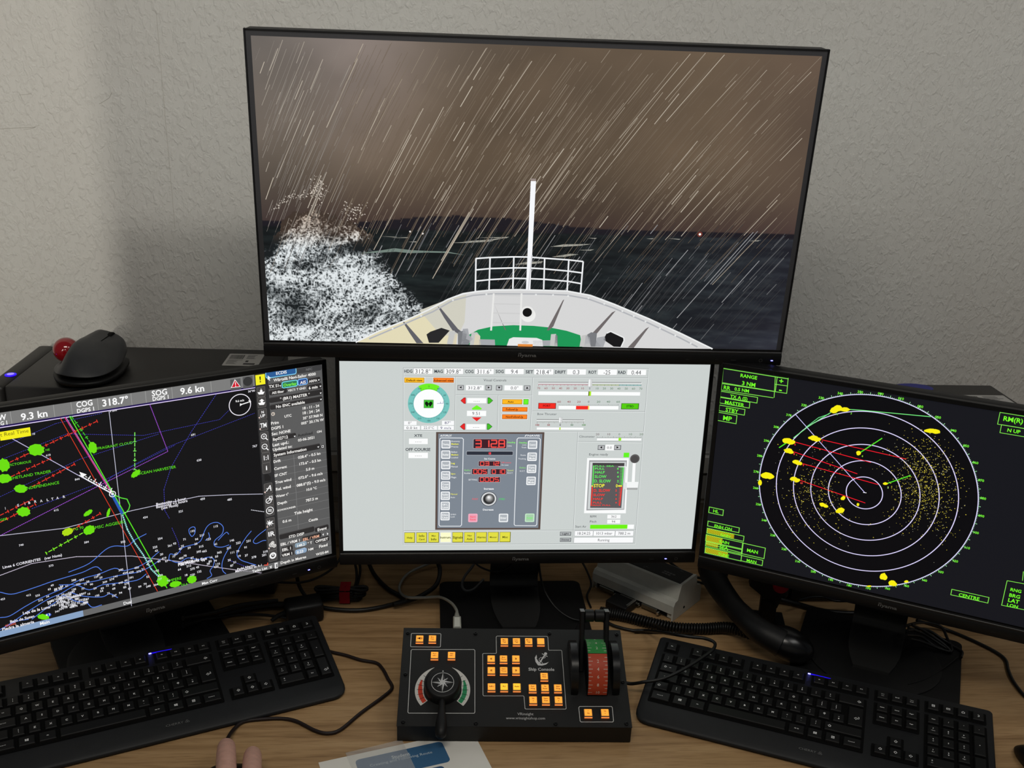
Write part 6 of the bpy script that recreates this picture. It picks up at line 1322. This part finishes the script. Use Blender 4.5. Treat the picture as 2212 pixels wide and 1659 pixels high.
# ---------------------------------------------------------------- telephone handset with coiled cord
def handset():
    p = [atz(1538, 1240, 0.052), atz(1558, 1275, 0.054), atz(1592, 1318, 0.052), atz(1640, 1362, 0.050), atz(1690, 1390, 0.042)]
    o = atz(1600, 1360, 0)
    t = thing('telephone_handset', 'black telephone handset lying beside the radar monitor stand', 'handset', (o.x, o.y, 0))
    sp = [q - Vector((o.x, o.y, 0)) for q in spline(p, 6)]; n = len(sp)
    rr = [0.017 + 0.004 * abs(2 * k / (n - 1) - 1) for k in range(n)]
    b = MB(); b.tube(sp, rr, 14); obj('handle', b, 'black_plastic', t, None, None, 60)
    c = atz(1702, 1391, 0.037) - Vector((o.x, o.y, 0))
    bm = bmesh.new(); bmesh.ops.create_uvsphere(bm, u_segments=30, v_segments=18, radius=1.0); me = bpy.data.meshes.new('mouthpiece'); bm.to_mesh(me); bm.free(); me.shade_smooth()
    m = obj('mouthpiece', me, 'black_gloss', t, c, (0.2, 0.25, math.radians(-25))); m.scale = (0.040, 0.027, 0.024)
    c2 = atz(1540, 1232, 0.050) - Vector((o.x, o.y, 0)); e = obj('earpiece', me.copy(), None, t, c2, (0.2, 0.2, math.radians(-35))); e.scale = (0.026, 0.022, 0.022)
    # hook bracket standing behind it
    q0 = atz(1655, 1352, 0.0)
    h = thing('handset_hook', 'black bracket with a red cap standing behind the handset', 'bracket', q0, math.radians(-10))
    obj('bracket_post', MB().box(-0.013, 0.013, 0.0, 0.016, 0.001, 0.052, 0.003, 2), 'black_plastic', h)
    obj('bracket_arm', MB().prism([(-0.034, 0.070), (0.013, 0.034), (0.018, 0.052), (0.010, 0.090), (-0.030, 0.092)], 0.0, 0.016, 'y'), 'black_plastic', h)
    obj('bracket_foot', MB().box(-0.03, 0.03, -0.004, 0.04, 0.0006, 0.004, 0.001), 'black_plastic', h)
    obj('red_cap', MB().lathe([(0.0, 0.0), (0.011, 0.0), (0.0125, 0.003), (0.0125, 0.013), (0.010, 0.0165), (0.0, 0.0165)], 20, Matrix.Translation((0.012, -0.001, 0.083)) @ Matrix.Rotation(math.radians(100), 4, 'X')), 'red_fabric', h, None, None, 40)
    # coil
    pts = spline([atz(1296, 1322, 0.012), atz(1345, 1330, 0.0095), atz(1400, 1344, 0.0095), atz(1460, 1356, 0.0095), atz(1520, 1358, 0.0095), atz(1575, 1356, 0.014), atz(1640, 1376, 0.022)], 110)
    L = 0; hel = []; turns = 58; N = len(pts)
    for k in range(N):
        tg = (pts[min(k + 1, N - 1)] - pts[max(k - 1, 0)]).normalized(); s = tg.cross(Vector((0, 0, 1))).normalized(); u = s.cross(tg)
        a = 2 * math.pi * turns * k / N; hel.append(pts[k] + (s * math.cos(a) + u * math.sin(a)) * 0.0072)
    # finer helix
    fine = []
    for k in range(N - 1):
        for j in range(2): fine.append(hel[k].lerp(hel[k + 1], j / 2))
    cd_ = obj('coiled_cord', MB().tube(hel, 0.0021, 6), 'cable_black', None, None, None, 80); tag(cd_, 'black coiled telephone cord running from the throttle to the handset', 'cord')
handset()

# ---------------------------------------------------------------- cables
def cable(label, pts, r, material='cable_black', name='cable', n=8, group=None):
    P = [atz(a, b, z) for a, b, z in pts]; o = obj(name, MB().tube(spline(P, 8), r, n), material, None, None, None, 80); tag(o, label, 'cable', group); return o
R3 = 0.0026
cable('thick black cable curving down from the middle monitor to the left cable heap', [(792, 1205, 0.010), (808, 1240, 0.006), (838, 1272, 0.004), (872, 1294, 0.004), (838, 1308, 0.004), (780, 1318, 0.004), (720, 1316, 0.004), (660, 1306, 0.004), (600, 1304, 0.004)], 0.0036)
cable('thick black cable dropping left of the middle monitor stand', [(935, 1196, 0.050), (950, 1228, 0.030), (943, 1262, 0.016), (915, 1284, 0.008), (880, 1299, 0.010), (850, 1306, 0.0115)], 0.0038)
cable('thin black cable sagging under the chart monitor corner', [(742, 1190, 0.075), (724, 1222, 0.062), (690, 1246, 0.052), (650, 1258, 0.045), (600, 1258, 0.042)], 0.0019)
cable('black cable dropping behind the chart monitor to the desk', [(640, 1230, 0.060), (645, 1262, 0.030), (660, 1288, 0.012), (680, 1308, 0.009)], 0.0032)
cable('pair of black cords down to the red strap, front cord', [(764, 1205, 0.030), (770, 1235, 0.022), (768, 1262, 0.016), (752, 1288, 0.014)], 0.0022)
cable('pair of black cords down to the red strap, rear cord', [(774, 1203, 0.030), (778, 1232, 0.022), (772, 1262, 0.018), (758, 1290, 0.018)], 0.0022)
cable('grey shiny cable looped before the middle monitor neck', [(1032, 1200, 0.070), (1020, 1224, 0.055), (1004, 1245, 0.040), (998, 1264, 0.028), (1006, 1276, 0.022), (1024, 1272, 0.022), (1044, 1252, 0.026)], 0.0022, mat('cable_grey', (86, 86, 86), 0.3, 0.5))
cable('thin black cable hanging in an arc before the middle neck', [(1018, 1208, 0.085), (1040, 1226, 0.078), (1072, 1235, 0.074), (1098, 1226, 0.078), (1112, 1208, 0.085)], 0.0016)
cable('thin black cable falling right of the middle neck to the throttle', [(1163, 1205, 0.080), (1167, 1240, 0.062), (1176, 1275, 0.045), (1200, 1312, 0.028), (1234, 1336, 0.018), (1268, 1342, 0.012)], 0.0018)
cable('thin black cable beside the left end of the interface box', [(1252, 1204, 0.030), (1268, 1234, 0.020), (1277, 1262, 0.012), (1268, 1288, 0.005), (1276, 1312, 0.004)], 0.0018)
cable('black cable behind the grey interface box, upper one', [(1438, 1206, 0.020), (1462, 1226, 0.016), (1495, 1244, 0.012), (1530, 1252, 0.010)], 0.0024)
cable('black cable behind the grey interface box, lower one', [(1420, 1210, 0.022), (1448, 1232, 0.018), (1490, 1252, 0.014), (1526, 1262, 0.012)], 0.0024)
cable('black cable running along the desk below the coiled cord', [(1300, 1338, 0.004), (1330, 1353, 0.003), (1380, 1364, 0.003), (1440, 1366, 0.003), (1500, 1366, 0.006)], 0.0026)
cable('black cable from the console crossing the right keyboard and looping back', [(1338, 1470, 0.020), (1362, 1477, 0.019), (1392, 1473, 0.028), (1432, 1466, 0.034), (1476, 1446, 0.040), (1518, 1420, 0.046), (1541, 1402, 0.050), (1543, 1388, 0.051), (1522, 1379, 0.050), (1496, 1376, 0.049), (1466, 1372, 0.046), (1430, 1366, 0.030), (1396, 1362, 0.010), (1370, 1362, 0.008)], 0.0025)
cable('brown-black mouse cable snaking over the oak between keyboard and console', [(490, 1598, 0.018), (503, 1578, 0.006), (524, 1560, 0.0027), (560, 1554, 0.0027), (606, 1552, 0.0027), (640, 1558, 0.0027), (680, 1578, 0.0027), (708, 1584, 0.0027), (736, 1576, 0.0027), (780, 1540, 0.0027), (832, 1502, 0.0027), (847, 1485, 0.0027), (838, 1466, 0.0027), (826, 1444, 0.0027), (812, 1432, 0.0027), (780, 1426, 0.0027), (748, 1416, 0.0027), (722, 1410, 0.0027), (700, 1404, 0.0027)], 0.0025, 'cable_brown')
cable('black cable running right from the radar monitor over the bare desk', [(1980, 1340, 0.020), (2020, 1352, 0.008), (2052, 1363, 0.003), (2100, 1383, 0.003), (2150, 1408, 0.003), (2172, 1426, 0.003), (2178, 1448, 0.003), (2190, 1474, 0.003), (2216, 1506, 0.003), (2260, 1540, 0.003)], 0.0027)
cable('thick black cable behind the radar monitor neck', [(1668, 1290, 0.010), (1720, 1304, 0.006), (1780, 1320, 0.006), (1850, 1325, 0.006), (1900, 1320, 0.006)], 0.0042)
cable('thin black cable just under the radar monitor edge', [(1725, 1296, 0.030), (1750, 1290, 0.028), (1780, 1290, 0.026), (1805, 1298, 0.024), (1850, 1298, 0.024)], 0.0020)
cable('thick black cable from the chart monitor neck towards the cable heap, front one', [(395, 1352, 0.022), (450, 1338, 0.008), (510, 1322, 0.006), (570, 1310, 0.006), (640, 1306, 0.006)], 0.0044)
cable('thick black cable from the chart monitor neck towards the cable heap, rear one', [(395, 1336, 0.046), (460, 1324, 0.030), (520, 1308, 0.025), (600, 1298, 0.020)], 0.0040)
cable('black cable curving round the end of the chart monitor base', [(450, 1338, 0.016), (500, 1330, 0.014), (560, 1328, 0.012), (610, 1334, 0.012), (660, 1344, 0.012)], 0.0024)
cable('thin black cable over the radar monitor base plate', [(1962, 1478, 0.014), (2000, 1466, 0.0137), (2040, 1442, 0.0137), (2070, 1418, 0.0137)], 0.0008)
# cable bundle held by a red strap
def bundle():
    o = atz(745, 1300, 0); t = thing('cable_bundle', 'coiled black cable tied with a red strap left of the stand', 'cable bundle', (o.x, o.y, 0))
    for k, (dx, dz, w1, w2, hh) in enumerate(((0.0, 0.006, 0.050, 0.026, 0.012), (0.002, 0.012, 0.046, 0.030, 0.010), (-0.003, 0.017, 0.042, 0.034, 0.009), (0.003, 0.010, 0.038, 0.022, 0.013), (0.0, 0.021, 0.048, 0.036, 0.006))):
        pts = [Vector((dx + (w1 if math.cos(a) < 0 else w2) * math.cos(a), hh * math.sin(a) * (0.6 + 0.4 * abs(math.cos(a))) + 0.006, dz + 0.002 * math.sin(3 * a))) for a in np.linspace(0, 2 * math.pi, 33)]
        obj('loop', MB().tube(pts, 0.0028, 8), 'cable_black', t, None, None, 80)
    obj('red_strap', MB().tube([Vector((0.001, 0.006 + 0.0155 * math.cos(a), 0.0135 + 0.0125 * math.sin(a))) for a in np.linspace(0, 2 * math.pi, 21)], [0.001] * 21, 4).box(-0.008, 0.009, -0.0105, -0.0092, 0.003, 0.024, 0.0005).box(-0.008, 0.009, -0.008, 0.020, 0.0245, 0.0258, 0.0005), 'red_fabric', t)
    # black lump of adapters under the chart monitor corner
    p = atz(668, 1348, 0); a = thing('power_adapter', 'black power adapter block behind the left keyboard corner', 'adapter', (p.x, p.y, 0), math.radians(18))
    obj('adapter_body', MB().box(-0.034, 0.024, -0.002, 0.036, 0.0008, 0.034, 0.006, 3), 'black_plastic', a, None, None, 40)
    obj('strain_relief', MB().tube([(-0.034, 0.017, 0.016), (-0.046, 0.016, 0.014), (-0.056, 0.012, 0.010)], [0.005, 0.004, 0.003], 10), 'rubber', a, None, None, 60)
    # bundle behind the radar monitor stand
    o = atz(2030, 1386, 0); t = thing('cable_bundle', 'flat bundle of looped black cable behind the radar stand', 'cable bundle', (o.x, o.y, 0))
    for k, L in enumerate(([(1955, 1352, .05), (1990, 1345, .03), (2030, 1352, .018), (2046, 1378, .014), (2056, 1402, .013), (2052, 1410, .013)], [(1960, 1362, .05), (2000, 1360, .03), (2040, 1384, .016), (2062, 1398, .013), (2078, 1408, .013), (2076, 1420, .0145)], [(1958, 1372, .05), (1990, 1376, .03), (2020, 1396, .018), (2050, 1403, .0145), (2040, 1398, .018), (2000, 1372, .03), (1962, 1356, .05)], [(1966, 1380, .04), (1996, 1388, .025), (2026, 1400, .0165), (2052, 1407, .0145), (2036, 1390, .022), (1998, 1364, .035), (1970, 1350, .05)])):
        obj('loop', MB().tube([atz(*q) - Vector((o.x, o.y, 0)) for q in L] if False else [v - Vector((o.x, o.y, 0)) for v in spline([atz(*q) for q in L], 7)], 0.0023, 8), 'cable_black', t, None, None, 80)
bundle()
# clear usb cable plugged into the console
def usb():
    P = [(987, 1330, 0.068), (986, 1318, 0.064), (974, 1302, 0.050), (950, 1290, 0.024), (915, 1291, 0.017), (880, 1290, 0.016), (864, 1278, 0.005), (866, 1258, 0.005), (886, 1236, 0.006), (930, 1216, 0.010), (960, 1204, 0.016)]
    b = atz(987, 1350, 0.068); t = thing('usb_cable', 'clear grey usb cable plugged into the back of the console', 'cable', b)
    sp = [v - b for v in spline([atz(*q) for q in P], 8)]
    m = mat('clear_grey', (150, 150, 142), 0.25, 0.5, coat=0.3)
    obj('cord', MB().tube(sp, 0.0024, 8), m, t, None, None, 80)
    y0 = sp[0]; obj('strain_relief', MB().tube([sp[0] + Vector((0, 0.008, 0.0)), sp[0], sp[0] - Vector((0, 0.010, 0.0))], [0.0026, 0.0040, 0.0052], 10), m, t, None, None, 60)
    obj('plug', MB().box(-0.0060, 0.0060, -0.030, 0.0, -0.005, 0.005, 0.0015, 2), m, t, (y0.x, y0.y - 0.008, y0.z), None, 40)
    obj('plug_core', MB().box(-0.0040, 0.0040, -0.029, -0.004, 0.0049, 0.0054, 0.0002), mat('plug_white', (196, 196, 188), 0.5, 0.3), t, (y0.x, y0.y - 0.008, y0.z))
usb()

# ---------------------------------------------------------------- mice and hand
def mouse(label, p, yaw, name='computer_mouse'):
    t = thing(name, label, 'mouse', p, yaw)
    OUT = [(0.0, 0.058), (0.018, 0.055), (0.028, 0.044), (0.031, 0.020), (0.029, -0.006), (0.031, -0.032), (0.024, -0.052), (0.0, -0.060), (-0.024, -0.052), (-0.031, -0.032), (-0.029, -0.006), (-0.031, 0.020), (-0.028, 0.044), (-0.018, 0.055)]
    hz = lambda y: 0.036 - 7.0 * (y + 0.012) ** 2
    def ring(s, k): return [(x * s, y * s, 0.002 + (hz(y * s) - 0.002) * k) for x, y in OUT]
    smooth_blob('shell', [ring(0.94, 0.0), ring(1.0, 0.14), ring(0.985, 0.5), ring(0.88, 0.82), ring(0.62, 0.96), ring(0.25, 1.0)], 'black_plastic', t, None, None, 2)
    obj('scroll_wheel', MB().lathe([(0.0, -0.0035), (0.010, -0.0035), (0.0108, 0.0), (0.010, 0.0035), (0.0, 0.0035)], 20, Matrix.Rotation(math.pi / 2, 4, 'Y')), 'rubber', t, (0, 0.030, 0.0215))
    return t
MP = atz(505, 1659, 0.0); MYAW = math.radians(10)
mouse('black computer mouse under the hand at the lower edge', (-0.252, 1.022, 0), math.radians(2))
q = atz(2240, 1640, 0.0); mouse('black computer mouse at the right edge of the desk', (q.x, q.y - 0.03, 0), 0.0)

def hand():
    m = mat('skin', (206, 160, 144), 0.5, 0.35); b = m.node_tree.nodes['Principled BSDF']; b.inputs['Subsurface Weight'].default_value = 0.12; b.inputs['Subsurface Radius'].default_value = (0.01, 0.004, 0.002); grain(m, 120, 0.08, 0.25, 700)
    i_tip, m_tip = atz(489, 1604, 0.030), atz(546, 1622, 0.029)
    base = Vector((-0.258, 1.022, 0))
    i_tip = Vector(i_tip); m_tip = Vector(m_tip)
    wr = Vector((-0.222, 0.885, 0.034))
    K = [atz(490, 1752, 0.062), atz(543, 1758, 0.065), Vector((-0.203, 0.962, 0.060)), Vector((-0.180, 0.950, 0.050))]
    V = [(-0.16, 0.70, 0.05), (-0.195, 0.80, 0.040), tuple(wr), (-0.226, 0.925, 0.046)]; Rr = [(0.040, 0.036), (0.033, 0.029), (0.027, 0.020), (0.032, 0.018)]; E = [(0, 1), (1, 2), (2, 3)]
    def chain(start, pts, rad):
        p = start
        for q_, r_ in zip(pts, rad): V.append(tuple(q_)); Rr.append((r_, r_)); E.append((p, len(V) - 1)); p = len(V) - 1
    def finger(k, tip, rad, lift):
        a = K[k]; d = tip - a; m1 = a + d * 0.42 + Vector((0, 0, lift)); m2 = a + d * 0.74 + Vector((0, 0, lift * 0.72)); chain(3, [a, m1, m2, tip - d.normalized() * 0.004], [rad * 1.25, rad * 1.02, rad * 1.0, rad * 0.92])
    finger(0, i_tip, 0.0128, 0.010); finger(1, m_tip, 0.0122, 0.011)
    finger(2, Vector((-0.200, 1.020, 0.020)), 0.0096, 0.012); finger(3, Vector((-0.176, 0.992, 0.014)), 0.0084, 0.010)
    chain(3, [(-0.262, 0.938, 0.040), (-0.290, 0.966, 0.028), (-0.299, 0.996, 0.020), (-0.297, 1.016, 0.017)], [0.0150, 0.0125, 0.0105, 0.0090])
    me = bpy.data.meshes.new('person'); me.from_pydata(V, E, []); o = bpy.data.objects.new('person', me); COL.objects.link(o)
    sk = o.modifiers.new('skin', 'SKIN'); sk.use_smooth_shade = True
    for k, r_ in enumerate(Rr): me.skin_vertices[0].data[k].radius = r_; me.skin_vertices[0].data[k].use_root = (k == 0)
    s = o.modifiers.new('sub', 'SUBSURF'); s.levels = 2; s.render_levels = 2
    me.materials.append(m)
    bpy.context.view_layer.update(); dg = bpy.context.evaluated_depsgraph_get(); me2 = bpy.data.meshes.new_from_object(o.evaluated_get(dg)); o.modifiers.clear(); o.data = me2; me2.shade_smooth(); me2.name = 'person'
    if not me2.materials: me2.materials.append(m)
    tag(o, 'bare hand with two fingers forward on the black mouse at the lower edge', 'person')
    nm = mat('nail', (206, 158, 140), 0.3, 0.5)
    for tip, k in ((i_tip, 0), (m_tip, 1)):
        d = (tip - K[k]).normalized(); c = tip - d * 0.010 + Vector((0, 0, 0.0072)); s_ = d.cross(Vector((0, 0, 1))).normalized(); u = s_.cross(d)
        vs = []; 
        for j in range(5):
            for i in range(5): a = (i - 2) / 2; vs.append(c + d * (j - 2) * 0.0026 + s_ * a * 0.0052 + u * (-0.0018 * a * a - 0.00035 * (j - 1.5) ** 2))
        n_ = obj('fingernail', MB().add(vs, [(5 * j + i, 5 * j + i + 1, 5 * j + i + 6, 5 * j + i + 5) for j in range(4) for i in range(4)]), nm, o, None, None, 60)
hand()
